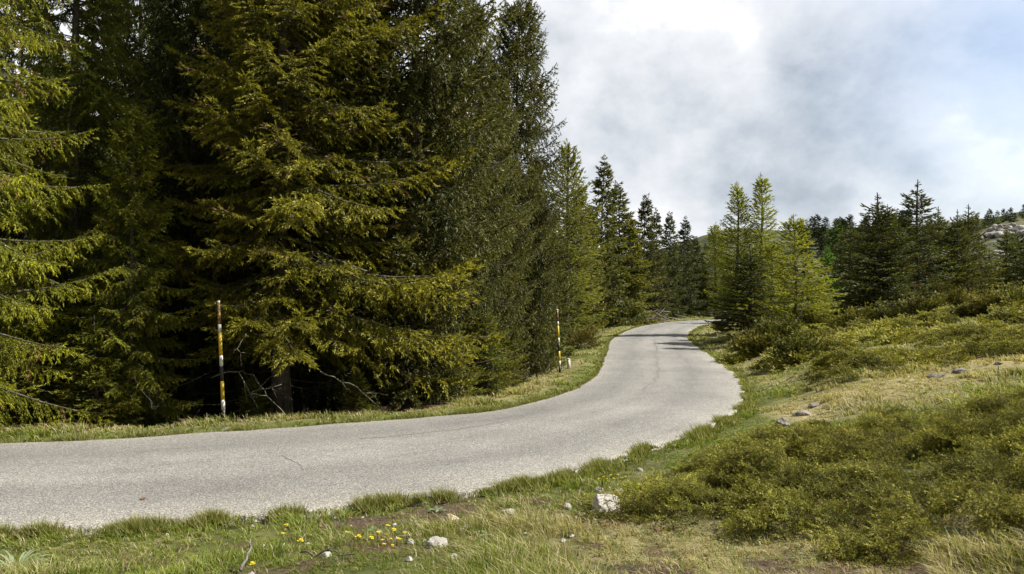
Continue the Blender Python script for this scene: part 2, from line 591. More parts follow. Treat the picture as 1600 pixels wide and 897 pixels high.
def road_mat():
    m, t = new_mat('aged_asphalt')
    out = N(t, 'ShaderNodeOutputMaterial')
    geo = N(t, 'ShaderNodeNewGeometry'); pos = geo.outputs['Position']
    uv = N(t, 'ShaderNodeTexCoord')

    def noise(s, d=5.0, r=.6, vec=None):
        n = N(t, 'ShaderNodeTexNoise', i_Scale=s, i_Detail=d, i_Roughness=r)
        t.links.new(vec or pos, n.inputs['Vector']); return n.outputs['Fac']
    big = noise(.35, 4, .6)
    c = ramp(t, big, [(.3, (.180, .175, .165)), (.7, (.242, .235, .222))])
    vor = N(t, 'ShaderNodeTexVoronoi', i_Scale=95.0); t.links.new(pos, vor.inputs['Vector'])
    sp = N(t, 'ShaderNodeSeparateColor'); t.links.new(vor.outputs['Color'], sp.inputs[0])
    grit = ramp(t, sp.outputs[0], [(.0, (.36, .36, .37)), (.25, (.66, .66, .66)), (.6, (1.05, 1.05, 1.04)), (1, (2.2, 2.17, 2.1))])
    c = mixc(t, .85, c, grit, 'MULTIPLY')
    vor2 = N(t, 'ShaderNodeTexNoise', i_Scale=22.0, i_Detail=4.0, i_Roughness=.8); t.links.new(pos, vor2.inputs['Vector'])
    c = mixc(t, .7, c, ramp(t, vor2.outputs['Fac'], [(.35, (.85, .85, .855)), (.65, (1.13, 1.13, 1.12))]), 'MULTIPLY')
    # wheel tracks and pale gritty edges run along the road
    sx = N(t, 'ShaderNodeSeparateXYZ'); t.links.new(uv.outputs['UV'], sx.inputs[0])
    u = sx.outputs['X']
    un = math_(t, 'ADD', u, math_(t, 'MULTIPLY', math_(t, 'SUBTRACT', noise(.5, 4, .6), .5), .10))
    tr = ramp(t, un, [(0, (1.3, 1.28, 1.22)), (.05, (1.1, 1.09, 1.07)), (.14, (.97, .97, .97)), (.27, (.83, .83, .835)), (.42, (1.03, 1.03, 1.03)), (.5, (.97, .97, .97)),
                      (.58, (1.05, 1.05, 1.05)), (.72, (.83, .83, .835)), (.84, (1.0, 1.0, 1.0)), (.93, (1.16, 1.15, 1.12)), (1, (1.34, 1.31, 1.24))])
    c = mixc(t, 1.0, c, tr, 'MULTIPLY')
    # stretched stains along the driving direction
    mp = N(t, 'ShaderNodeMapping'); mp.inputs['Scale'].default_value = (7, .22, 1)
    t.links.new(uv.outputs['UV'], mp.inputs[0])
    st = noise(1.6, 5, .7, mp.outputs[0])
    c = mixc(t, .8, c, ramp(t, st, [(.3, (.78, .78, .79)), (.48, (1, 1, 1)), (.75, (1.1, 1.1, 1.08))]), 'MULTIPLY')
    # hairline cracks
    vc = N(t, 'ShaderNodeTexVoronoi', i_Scale=.33); vc.feature = 'DISTANCE_TO_EDGE'
    wp = N(t, 'ShaderNodeVectorMath'); wp.operation = 'MULTIPLY_ADD'
    nn = N(t, 'ShaderNodeTexNoise', i_Scale=1.6, i_Detail=5.0); t.links.new(pos, nn.inputs['Vector'])
    t.links.new(nn.outputs['Color'], wp.inputs[0]); wp.inputs[1].default_value = (1.6, 1.6, 0)
    t.links.new(pos, wp.inputs[2]); t.links.new(wp.outputs[0], vc.inputs['Vector'])
    cr = ramp(t, vc.outputs['Distance'], [(0, (1, 1, 1)), (.0055, (0, 0, 0))])
    crm = math_(t, 'MULTIPLY', cr, ramp(t, noise(.22, 2), [(.5, (0, 0, 0)), (.58, (.4, .4, .4))]))
    c = mixc(t, crm, c, (.075, .07, .065))
    b = N(t, 'ShaderNodeBsdfPrincipled'); b.inputs['Roughness'].default_value = .82
    b.inputs['Specular IOR Level'].default_value = .35
    t.links.new(c, b.inputs['Base Color'])
    bp = N(t, 'ShaderNodeBump'); bp.inputs['Strength'].default_value = .55; bp.inputs['Distance'].default_value = .008
    t.links.new(sp.outputs[0], bp.inputs['Height'])
    t.links.new(bp.outputs[0], b.inputs['Normal'])
    t.links.new(b.outputs[0], out.inputs[0])
    return m


def rock_mat(name, light, dark, scale=7.0):
    m, t = new_mat(name)
    out = N(t, 'ShaderNodeOutputMaterial')
    tc = N(t, 'ShaderNodeTexCoord')
    n = N(t, 'ShaderNodeTexNoise', i_Scale=scale, i_Detail=8.0, i_Roughness=.7, i_Distortion=.6)
    t.links.new(tc.outputs['Object'], n.inputs['Vector'])
    mid = tuple(a * .75 + b_ * .25 for a, b_ in zip(light, dark))
    c = ramp(t, n.outputs['Fac'], [(.36, dark), (.43, mid), (.55, light), (.75, tuple(min(.8, a * 1.25) for a in light))])
    b = N(t, 'ShaderNodeBsdfPrincipled'); b.inputs['Roughness'].default_value = .88
    t.links.new(c, b.inputs['Base Color'])
    bp = N(t, 'ShaderNodeBump'); bp.inputs['Strength'].default_value = .9; bp.inputs['Distance'].default_value = .02
    t.links.new(n.outputs['Fac'], bp.inputs['Height']); t.links.new(bp.outputs[0], b.inputs['Normal'])
    t.links.new(b.outputs[0], out.inputs[0])
    return m


def paint_mat(name, col, rough=.5, wear=(.12, .09, .06), amt=.6):
    m, t = new_mat(name)
    out = N(t, 'ShaderNodeOutputMaterial')
    tc = N(t, 'ShaderNodeTexCoord')
    n = N(t, 'ShaderNodeTexNoise', i_Scale=26.0, i_Detail=6.0, i_Roughness=.7)
    t.links.new(tc.outputs['Object'], n.inputs['Vector'])
    f = ramp(t, n.outputs['Fac'], [(amt, (0, 0, 0)), (amt + .05, (1, 1, 1))])
    n2 = N(t, 'ShaderNodeTexNoise', i_Scale=8.0, i_Detail=4.0); t.links.new(tc.outputs['Object'], n2.inputs['Vector'])
    c0 = mixc(t, 1.0, col, ramp(t, n2.outputs['Fac'], [(.3, (.78, .78, .76)), (.7, (1.1, 1.1, 1.1))]), 'MULTIPLY')
    c = mixc(t, f, c0, wear)
    b = N(t, 'ShaderNodeBsdfPrincipled'); b.inputs['Roughness'].default_value = rough
    t.links.new(c, b.inputs['Base Color'])
    t.links.new(b.outputs[0], out.inputs[0])
    return m


# ------------------------------------------------------------------ land cover masks
def polyw(pts):
    return np.array([unproj(px, py) for px, py in pts])


MAT_A = polyw([(990, 822), (1003, 776), (1095, 735), (1180, 690), (1300, 672), (1400, 668), (1480, 650), (1600, 618), (1800, 590), (1950, 800), (1750, 925), (1610, 905), (1500, 872),
               (1400, 858), (1250, 852), (1120, 842), (1040, 838)])
MAT_B = polyw([(1238, 628), (1245, 595), (1290, 570), (1370, 545), (1450, 530), (1600, 518), (1800, 505), (1800, 558), (1600, 556), (1520, 562), (1450, 572), (1400, 585), (1340, 605), (1280, 622)])
MAT_C = polyw([(1175, 560), (1190, 530), (1260, 515), (1330, 500), (1450, 493), (1560, 478), (1800, 462), (1800, 508), (1600, 520), (1450, 528), (1370, 545), (1290, 566), (1250, 580), (1205, 575)])


def soft_poly(x, y, poly, wdt):
    d = dist_line(x, y, np.vstack([poly, poly[:1]])).reshape(np.shape(x))
    s = np.where(in_poly(x, y, poly), 1, -1) * d
    return s / wdt


def cover(x, y, sd=None):
    x = np.asarray(x, float); y = np.asarray(y, float)
    if sd is None: sd = road_sd(x, y)
    Yc = np.maximum(y, .5)
    px = HX + F * x / Yc
    left = (in_poly(x, y, FOREST))
    litter = left.astype(float)
    dry = 0.17 - .08 * (x < 3) * (y > 10) + 0 * x
    # dry meadow strip between the two juniper mats
    st = np.exp(-((y - (14.6 + (x - 4.5) * .42)) / 1.7) ** 2) * sstep(4.2, 6.0, x)
    dry = dry + .75 * st
    dry = dry + .32 * ((y < 6.6) & (x > -.2)) * sstep(-.2, 1.2, x)
    dry = dry + .42 * sstep(0.35, .9, sd) * (y > 11) * (y < 34) * (x < 3)
    dry = dry + .18 * ((y > 18) & (y < 300) & (x > 6))
    dry = dry - .30 * np.exp(-(sd / .45) ** 2) * (sd > 0)
    dry = dry - .35 * ((y > 10) & (y < 26) & (x > 2) & (x < 6.5) & (st < .2))
    dry = dry + (fbm(x * .55 + 3, y * .55, 3) - .5) * .9
    soil = .34 * ((y < 9.5) & (x > -3) & (x < 2.4)) + .10 * (y < 9.5) * (x < 1) + .25 * np.exp(-((x - 1.0) / 1.0) ** 2 - ((y - 8.0) / .6) ** 2) + .25 * np.exp(-(sd / .12) ** 2)
    soil = soil + (fbm(x * 1.3 + 31, y * 1.3, 3) - .5) * .9 + (fbm(x * 4 + 31, y * 4, 2) - .5) * .5
    mats = np.zeros_like(x)
    near = (y > 3) & (y < 60) & (x > 0)
    if near.any():
        xs, ys = x[near], y[near]
        mm = np.maximum.reduce([sstep(.0, .8, soft_poly(xs, ys, Pn, 1.0)) * wq for Pn, wq in ((MAT_A, .9), (MAT_B, .35), (MAT_C, .3))])
        mats[near] = mm
    return np.clip(dry, 0, 1), np.clip(soil, 0, 1), litter, mats, left


FOREST = np.array([(-80, 13.2), (-30, 13.6), (-8.5, 14.2), (-5.8, 15.2), (-3.4, 15.9), (-1.6, 17.2), (-.6, 19.5), (.2, 23), (.5, 27), (.7, 32), (1.5, 42), (2.3, 52), (3.5, 64), (8.0, 77),
                   (17, 88), (40, 100), (60, 130), (20, 190), (-60, 260), (-160, 200), (-160, 60)])

# ------------------------------------------------------------------ terrain
def build_ground():
    th = np.concatenate([np.linspace(-180, -50, 60, endpoint=False), np.linspace(-50, 50, 480, endpoint=False), np.linspace(50, 180, 61)])
    rr = np.concatenate([[0.02, .4, .8], np.exp(np.linspace(math.log(1.2), math.log(3000), 520))])
    T, RR = np.meshgrid(R(1) * th, rr, indexing='ij')
    X = RR * np.sin(T); Y = RR * np.cos(T)
    sd = road_sd(X, Y)
    Z = ground(X, Y, sd)
    dry, soil, litter, mats, left = cover(X, Y, sd)
    far = sstep(70, 130, RR)
    px = HX + F * X / np.maximum(Y, 1)
    rocky = np.exp(-(((px - 1555) / 60) ** 2)) * sstep(120, 140, RR) * (1 - sstep(170, 200, RR)) * (X > 0) * (Y > 20)
    rocky = np.clip(rocky * (fbm(X * .12, Y * .12, 4) * 3.2 - 1.0), 0, 1)
    me = grid_mesh('ground', X, Y, Z, ground_mat(), dict(dry=dry, soil=soil * (1 - litter), litter=np.clip(litter + mats * .6, 0, 1), far=far, rocky=rocky))
    tag(link('ground', me), kind='structure')


build_ground()


def build_road():
    n = len(LC)
    # both edges share a parameter, so the cross-sections stay square to the road
    s = np.linspace(0, 1, 900)
    k = (len(LE) - 1)
    def at(L):
        return np.stack([np.interp(s * (len(L) - 1), np.arange(len(L)), L[:, c]) for c in (0, 1)], -1)
    A = at(LC); B = at(RC)
    arc = np.concatenate([[0], np.cumsum(np.linalg.norm(np.diff((A + B) / 2, axis=0), axis=1))])
    sn = np.linspace(0, arc[-1], 1500)
    A = np.stack([np.interp(sn, arc, A[:, c]) for c in (0, 1)], -1)
    B = np.stack([np.interp(sn, arc, B[:, c]) for c in (0, 1)], -1)
    w = np.linalg.norm(B - A, axis=1)[:, None]
    d = (B - A) / w
    ja = (fbm(sn * 1.7, sn * 0 + 3, 4) - .5) * .16; jb = (fbm(sn * 1.5, sn * 0 + 40, 4) - .5) * .15
    A = A + d * ja[:, None]; B = B + d * jb[:, None]
    us = np.array([0, .004, .02, .06, .12, .2, .3, .4, .5, .6, .7, .8, .88, .94, .98, .996, 1])
    X = A[:, None, 0] * (1 - us) + B[:, None, 0] * us
    Y = A[:, None, 1] * (1 - us) + B[:, None, 1] * us
    Z = zroad(Y) + 0.02 + .05 * (1 - (2 * us - 1) ** 2) + (fbm(X * .35, Y * .35, 2) - .5) * .03
    Z[:, 0] -= .14; Z[:, -1] -= .14
    uv = np.stack([np.broadcast_to(us, X.shape), np.broadcast_to(sn[:, None], X.shape)], -1)
    me = grid_mesh('road', X, Y, Z, road_mat(), None, uv)
    o = link('road', me); tag(o, kind='structure')
    return A, B


RA, RB = build_road()


def rz(x, y):
    return float(zroad(y)) + .06


# repair seams and cracks of the asphalt: thin tar-dark strips following real lines on the road
M_SEAM = paint_mat('dark_seam', (.155, .15, .14), .85, (.2, .19, .175), .5)


def seam(pts, wd):
    L = resample(pts, 0)
    t = np.gradient(L, axis=0); t /= np.linalg.norm(t, axis=1)[:, None]
    nrm = np.stack([-t[:, 1], t[:, 0]], -1)
    n = len(L); a = np.arange(n)
    L = L + nrm * ((fbm(a * .35, a * 0 + pts[0][0], 3) - .5) * wd * 3)[:, None]
    ww = wd * (.25 + .9 * vnoise(a * .6, a * 0 + 7))
    X = np.stack([L[:, 0] - nrm[:, 0] * ww / 2, L[:, 0] + nrm[:, 0] * ww / 2], 1)
    Y = np.stack([L[:, 1] - nrm[:, 1] * ww / 2, L[:, 1] + nrm[:, 1] * ww / 2], 1)
    # lie on the crowned surface, 4 mm up
    Z = np.array([[surf(x, y) for x, y in zip(r1, r2)] for r1, r2 in zip(X, Y)]) + .004
    tag(link('road_seam', grid_mesh('road_seam', X, Y, Z, M_SEAM)), kind='structure')


from mathutils.bvhtree import BVHTree
_ro = bpy.data.objects['road']
_bv = BVHTree.FromPolygons([v.co[:] for v in _ro.data.vertices], [p.vertices[:] for p in _ro.data.polygons])


def surf(x, y):
    h = _bv.ray_cast(Vector((x, y, 20)), Vector((0, 0, -1)))
    return h[0].z if h[0] is not None else float(zroad(y))


def rp(px, py):
    Y = 15.0
    for _ in range(30):
        Y = (CZ - zroad(Y) - .06) * F / (py - HY)
    return ((px - HX) / F * Y, Y)


seam([rp(*p) for p in [(1023, 529), (1025, 545), (1026, 560), (1028, 575), (1026, 588), (1016, 600), (1000, 611)]], .09)
seam([rp(*p) for p in [(1070, 560), (1078, 572), (1083, 590)]], .05)
seam([rp(*p) for p in [(1022, 530), (1032, 531), (1040, 534), (1060, 536)]], .10)
seam([rp(*p) for p in [(560, 686), (620, 682), (690, 674), (760, 664), (820, 652)]], .03)
seam([rp(*p) for p in [(440, 712), (455, 720), (468, 727), (475, 735)]], .015)

# ------------------------------------------------------------------ foliage templates
def rot_z(a):
    c, s = math.cos(a), math.sin(a); return np.array([[c, -s, 0], [s, c, 0], [0, 0, 1]])


def unit(v):
    return v / (np.linalg.norm(v, axis=-1, keepdims=True) + 1e-9)


def shoots(P0, D, Ln, Wd, col, rg, faces=3, splay=.35):
    """needle-covered shoots drawn as ragged pointed faces. P0,D (n,3)  Ln,Wd (n,)  col (n,3)"""
    V = []; K = []
    n = len(P0)
    if faces >= 5:
        for f in range(faces):
            r = rg.normal(size=(n, 3))
            rad_ = unit(np.cross(D, r))
            dd = unit(D + rad_ * rg.uniform(.25, .8, (n, 1)))
            side = unit(np.cross(dd, rg.normal(size=(n, 3))))
            st = P0 + D * (Ln * rg.uniform(-.1, .75, n))[:, None]
            ln = (Ln * rg.uniform(.38, .6, n))[:, None]
            w_ = (Wd * rg.uniform(.7, 1.3, n))[:, None] * .32
            V.append(np.stack([st + side * w_, st - side * w_, st + dd * ln], 1))
            K.append(col * rg.uniform(.7, 1.3, (n, 1)))
        return np.concatenate(V), np.concatenate(K)
    for f in range(faces):
        r = rg.normal(size=(n, 3))
        side = unit(np.cross(D, r))
        dd = unit(D + splay * rg.normal(size=(n, 3)) * .6)
        st = P0 + D * (Ln * rg.uniform(-.05, .35, n))[:, None]
        ln = (Ln * rg.uniform(.6, 1.05, n))[:, None]
        w_ = (Wd * rg.uniform(.7, 1.3, n))[:, None] * .5
        V.append(np.stack([st + side * w_, st - side * w_, st + dd * ln], 1))
        K.append(col * rg.uniform(.75, 1.25, (n, 1)))
    return np.concatenate(V), np.concatenate(K)


def branch_tpl(L, rg, S):
    """one bough lying along +x. S = style dictionary"""
    droop, up = S['droop'], S['up']
    def axis(t):
        t = np.asarray(t, float)
        return np.stack([L * t * (1 - .10 * droop * t), L * .05 * np.sin(t * 3 + ph), L * (-droop * t ** 1.25 + up * t ** 2.6)], -1)
    ph = rg.uniform(0, 6)
    Vs, Ks = [], []
    twP = []
    sp = S['twig_sp']
    t = S['bare'] * rg.uniform(.7, 1.3)
    side = 1
    while t < 1.0:
        p0 = axis(t); d0 = unit(axis(min(t + .03, 1.03)) - axis(t - .03))
        l2 = S['l2'] * L ** .7 * (1 - t) ** .75 * rg.uniform(.55, 1.2) * min(1, .35 + t * 2.2) + .10
        a = side * R(rg.uniform(38, 66))
        ca, sa = math.cos(a), math.sin(a)
        D = np.array([d0[0] * ca - d0[1] * sa, d0[0] * sa + d0[1] * ca, d0[2] + rg.normal() * .12])
        D = unit(D)
        m = max(2, int(l2 / S['sh_sp']))
        s = np.linspace(0.06, 1, m)
        hang = S['hang'] * rg.uniform(.5, 1.5)
        pts = p0 + D[None] * (l2 * s * (1 - .35 * hang * s))[:, None] + np.array([0, 0, -1.0]) * (l2 * hang * s ** 1.6)[:, None]
        tan = unit(np.gradient(pts, axis=0)) if m > 2 else np.repeat(D[None], m, 0)
        twP.append(np.stack([pts[0], pts[len(pts) // 2], pts[-1]]))
        # colour: young tips yellower than old inner needles
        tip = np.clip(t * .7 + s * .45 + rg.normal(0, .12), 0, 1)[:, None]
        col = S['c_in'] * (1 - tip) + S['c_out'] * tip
        col = col * rg.uniform(.8, 1.2)
        if rg.random() < S.get('brown', .04):
            col = col * 0 + np.array([.11, .07, .035])
        for sd_ in (1, -1):
            q = unit(np.cross(tan, np.array([0, 0, 1.0])))
            dr = unit(tan * .75 + sd_ * q * .65 + np.array([0, 0, -1.0]) * S['sh_hang'] + rg.normal(size=tan.shape) * .22)
            k = rg.random(m) < S['fill']
            if k.any():
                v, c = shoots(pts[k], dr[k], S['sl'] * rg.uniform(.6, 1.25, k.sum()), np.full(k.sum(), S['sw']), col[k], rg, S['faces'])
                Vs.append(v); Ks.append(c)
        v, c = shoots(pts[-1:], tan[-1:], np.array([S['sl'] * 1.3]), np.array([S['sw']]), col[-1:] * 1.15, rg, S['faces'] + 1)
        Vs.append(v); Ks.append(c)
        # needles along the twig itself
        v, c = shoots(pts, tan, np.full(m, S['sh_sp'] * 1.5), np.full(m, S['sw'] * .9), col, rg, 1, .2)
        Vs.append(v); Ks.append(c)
        t += sp / L * rg.uniform(.6, 1.4)
        side = -side
    # leader of the bough
    tt = np.linspace(max(.5, 1 - .5 / L), 1.02, 5)
    ax = axis(tt)
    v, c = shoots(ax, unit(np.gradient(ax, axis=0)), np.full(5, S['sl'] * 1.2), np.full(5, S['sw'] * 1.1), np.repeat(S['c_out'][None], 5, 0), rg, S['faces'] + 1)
    Vs.append(v); Ks.append(c)
    na = max(4, int(L / S['sh_sp'] * 1.2))
    ta = rg.uniform(.3, .98, na); pa = axis(ta); da = unit(axis(np.minimum(ta + .03, 1.02)) - pa)
    da = unit(da + rg.normal(0, .35, (na, 3)) + np.array([0, 0, .15]))
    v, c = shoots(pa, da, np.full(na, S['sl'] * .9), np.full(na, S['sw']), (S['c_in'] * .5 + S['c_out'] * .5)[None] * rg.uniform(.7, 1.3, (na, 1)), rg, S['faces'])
    Vs.append(v); Ks.append(c)
    A = axis(np.linspace(0, 1, 6))
    return dict(L=L, V=np.concatenate(Vs), K=np.concatenate(Ks), axis=A, twigs=twP)


def style(**kw):
    S = dict(droop=.18, up=.16, twig_sp=.085, bare=.16, l2=.30, sh_sp=.075, hang=.35, sh_hang=.25, sl=.12, sw=.034, fill=.85, faces=2,
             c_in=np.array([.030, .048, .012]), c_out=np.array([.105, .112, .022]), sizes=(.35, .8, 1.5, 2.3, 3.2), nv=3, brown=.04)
    S.update(kw)
    for k in ('c_in', 'c_out'): S[k] = np.array(S[k], float)
    return S


def make_tree(H, Rm, S, seed, rb, prof=.75, whorl=.36, per=6, start=.08, top_up=42, bot_up=-12, dead=8, twin=False, lean=0.0, spike=.05, low_cut=1.0, limb_mat=None, asym=None, spike_twigs=True, limb_k=.008, pvar=7, cut_at=.8, lv=(.55, 1.22)):
    """returns (trunk mesh, crown mesh)"""
    rg = np.random.default_rng(seed)
    T = {}
    for L in S['sizes']:
        T[L] = [branch_tpl(L, rg, S) for _ in range(S['nv'])]
    tub = Tubes()
    stems = [(0.0, 0.0, H, 1.0)]
    if twin:
        stems = [(-.065 * H, 0, H * .95, .85), (.06 * H, .0, H, .85)]
    CV, CK = [], []
    batches = {}
    for (ox, oy, h_, kk) in stems:
        zz = np.linspace(0, 1, 14)
        cx = ox * sstep(.0, .35, zz) + lean * H * zz ** 2 + .012 * H * np.sin(zz * 5 + seed) * zz
        cy = oy + .010 * H * np.sin(zz * 4 + seed * 2) * zz
        rad = rb * (1 - zz) ** .85 * (1 + .5 * np.exp(-zz * 40)) + (.008 if spike < .1 else .024)
        tub.add(np.stack([cx, cy, zz * h_ - .15 * (zz == 0)], -1), rad, 10)
        z = h_ * start
        az = rg.uniform(0, 6.28)
        while z < h_ * .985:
            u = 1 - z / h_
            f = min(1.0, (u / .72) ** prof) * (low_cut + (1 - low_cut) * sstep(0, .25, 1 - u) if False else 1)
            if u > cut_at: f *= 1 - (u - cut_at) / (1 - cut_at) * (1 - low_cut)
            n = per if u > spike else 3
            for b in range(n):
                az += 6.283 / n + rg.normal(0, .28)
                L = Rm * kk * f * rg.uniform(*lv) + .06
                if u < spike: L = .07 + .20 * (u / spike) ** 2 * Rm * .5
                if asym is not None:
                    L *= 1 + asym[1] * math.cos(az - asym[0])
                pitch = R(bot_up + (top_up - bot_up) * (1 - u) ** 2.0 + rg.normal(0, pvar))
                bz = z + rg.uniform(-.5, .5) * whorl
                bz = min(max(bz, .12), h_ * .99)
                bx = np.interp(bz / h_, zz, cx); by = np.interp(bz / h_, zz, cy)
                sz = min(S['sizes'], key=lambda q: abs(math.log(q / L)))
                ti = int(rg.integers(S['nv']))
                k = L / sz
                Rm_ = rot_z(az) @ np.array([[math.cos(pitch), 0, -math.sin(pitch)], [0, 1, 0], [math.sin(pitch), 0, math.cos(pitch)]])
                batches.setdefault((sz, ti), []).append((Rm_ * k, (bx, by, bz), rg.uniform(.8, 1.2)))
                A = T[sz][ti]['axis'] @ (Rm_ * k).T + np.array([bx, by, bz])
                if L > .25:
                    tub.add(A, np.linspace(max(.010, limb_k * L + .004), .004, 6), 4)
            z += whorl * rg.uniform(.75, 1.25) * (1.0 if (u < spike and spike > .1) else (.55 + .45 * min(1, u * 2.5)))
    # bare dead limbs low on the stem
    for k in range(dead):
        z = rg.uniform(.03, max(.10, start * 1.8)) * H; a = rg.uniform(0, 6.28); l = rg.uniform(.25, .7) * Rm
        s = np.linspace(0, 1, 7)
        wob = rg.normal(0, .05, (7, 3)).cumsum(0) * l
        p = np.stack([np.cos(a) * l * s, np.sin(a) * l * s, z - .18 * l * s ** 1.5], -1) + wob
        tub.add(p, np.linspace(.016, .004, 7), 4)
        for j in (2, 3, 4, 5):
            e = p[j] + rg.normal(0, .16, 3) * l + np.array([math.cos(a), math.sin(a), -.2]) * .2 * l
            tub.add(np.stack([p[j], (p[j] + e) / 2 + rg.normal(0, .02, 3), e]), [.007, .005, .003], 3)
    for (sz, ti), lst in batches.items():
        tp = T[sz][ti]
        Ms = np.stack([b[0] for b in lst]); Ps = np.array([b[1] for b in lst]); cs = np.array([b[2] for b in lst])
        V = np.einsum('bij,nkj->bnki', Ms, tp['V']) + Ps[:, None, None, :]
        K = cs[:, None, None] * tp['K'][None]
        CV.append(V.reshape(-1, 3, 3)); CK.append(K.reshape(-1, 3))
    V = np.concatenate(CV); K = np.concatenate(CK)
    return tub, V, K


TREES = {}


def proto(key, H, Rm, S, seed, rb, mat_n=None, mat_b=None, **kw):
    tub, V, K = make_tree(H, Rm, S, seed, rb, **kw)
    TREES[key] = (H, tub.mesh('trunk', mat_b or M_BARK), tri_mesh('crown', V, K, mat_n or M_NEEDLE))
    print('TREE', key, len(V))


# close spruces
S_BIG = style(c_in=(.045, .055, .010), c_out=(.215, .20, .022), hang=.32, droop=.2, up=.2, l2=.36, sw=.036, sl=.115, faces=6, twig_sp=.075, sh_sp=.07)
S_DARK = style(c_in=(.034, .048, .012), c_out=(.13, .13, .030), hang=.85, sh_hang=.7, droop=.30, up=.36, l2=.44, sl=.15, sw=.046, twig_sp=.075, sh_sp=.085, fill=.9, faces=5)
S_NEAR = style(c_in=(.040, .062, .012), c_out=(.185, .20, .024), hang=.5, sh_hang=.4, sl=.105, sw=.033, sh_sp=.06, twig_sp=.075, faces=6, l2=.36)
proto('big', 17, 3.4, S_BIG, 11, .19, whorl=.25, per=7, start=.12, dead=34, prof=.55, bot_up=-8, asym=(R(38), .34), pvar=11)
proto('dark', 14, 2.6, S_DARK, 12, .13, whorl=.36, per=6, start=.09, dead=34, prof=.7, bot_up=-4, top_up=48)
proto('near', 15, 2.9, S_NEAR, 13, .16, whorl=.34, per=6, start=.05, dead=26, prof=.6, pvar=13)
proto('tall', 14, 2.35, S_DARK, 14, .12, whorl=.31, per=7, start=.06, dead=24, prof=.62, bot_up=-6, top_up=45, low_cut=.52, cut_at=.35, pvar=10, lv=(.5, 1.3))
# trees far enough that boughs, not shoots, are what one sees
S_MID = style(c_in=(.036, .05, .014), c_out=(.135, .135, .032), l2=.38, twig_sp=.14, sh_sp=.13, sl=.25, sw=.075, fill=.9, hang=.5, sh_hang=.35, faces=2, sizes=(.4, 1.0, 1.9, 2.8), droop=.22, up=.22)
proto('mid', 13, 2.8, S_MID, 21, .12, whorl=.42, per=6, start=.04, dead=0, prof=1.0, spike=.03, pvar=9, top_up=30, lv=(.45, 1.25))
proto('mid2', 13, 2.6, S_MID, 22, .12, whorl=.45, per=6, start=.04, dead=0, prof=1.05, spike=.03, asym=(.4, .25), pvar=9, top_up=25, lv=(.45, 1.25))
# young open-grown spruces with long leaders
S_YNG = style(c_in=(.034, .050, .014), c_out=(.125, .13, .032), twig_sp=.10, sh_sp=.10, sl=.15, sw=.045, fill=.85, hang=.15, sh_hang=.05, droop=.06, up=.16, bare=.06, sizes=(.2, .5, 1.0, 1.6), l2=.34, brown=.08)
proto('young', 7, 1.9, S_YNG, 31, .09, whorl=.27, per=6, start=.02, dead=0, prof=.85, top_up=26, bot_up=2, spike=.14)
proto('young2', 6, 1.75, S_YNG, 32, .08, whorl=.27, per=6, start=.02, dead=0, prof=.9, top_up=26, bot_up=0, twin=False, spike=.15)
# larches in fresh leaf
S_LAR = style(c_in=(.15, .165, .035), c_out=(.23, .235, .05), l2=.34, twig_sp=.10, sh_sp=.08, sl=.10, sw=.036, fill=.72, hang=.25, sh_hang=-.1, droop=.02, up=.18, bare=.10, sizes=(.3, .8, 1.5, 2.2), faces=2, brown=.0)
proto('larch', 9, 1.9, S_LAR, 41, .10, M_LARCH, M_LBARK, whorl=.22, per=6, start=.06, dead=6, prof=.8, top_up=55, bot_up=4, spike=.08, limb_k=.007)
proto('larch_twin', 9.4, 1.9, S_LAR, 42, .11, M_LARCH, M_LBARK, whorl=.26, per=6, start=.05, dead=6, prof=.8, top_up=45, bot_up=6, spike=.07, twin=True, limb_k=.007)
proto('larch_small', 6, 1.5, S_LAR, 43, .06, M_LARCH, M_LBARK, whorl=.19, per=5, start=.13, dead=8, prof=.8, top_up=32, bot_up=-6, spike=.08, limb_k=.007)
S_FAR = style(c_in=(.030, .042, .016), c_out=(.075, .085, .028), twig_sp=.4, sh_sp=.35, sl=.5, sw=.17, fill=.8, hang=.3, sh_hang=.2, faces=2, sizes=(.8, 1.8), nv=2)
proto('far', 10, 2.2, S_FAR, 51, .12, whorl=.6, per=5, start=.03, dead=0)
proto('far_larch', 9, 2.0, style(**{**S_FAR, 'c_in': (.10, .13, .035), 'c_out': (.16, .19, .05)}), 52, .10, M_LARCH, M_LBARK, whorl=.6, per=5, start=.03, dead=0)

USED = set()


def tree(kind, px, top, Y, name, label, cat, group=None, rz_=None, wid=1.0, tint=(1, 1, 1), sink=0.0, h=None):
    x = (px - HX) / F * Y
    z0 = gz(x, Y) - sink
    H0, tm, cm = TREES[kind]
    Ht = h if h else CZ + (HY - top) / F * Y - z0
    s = Ht / H0
    e = empty(name, (x, Y, z0), rng.uniform(0, 6.28) if rz_ is None else rz_)
    e.scale = (s * wid, s * wid, s)
    tag(e, label, cat, group)
    a = link('trunk', tm, e)
    b = link('crown', cm, e)
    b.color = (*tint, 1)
    return e


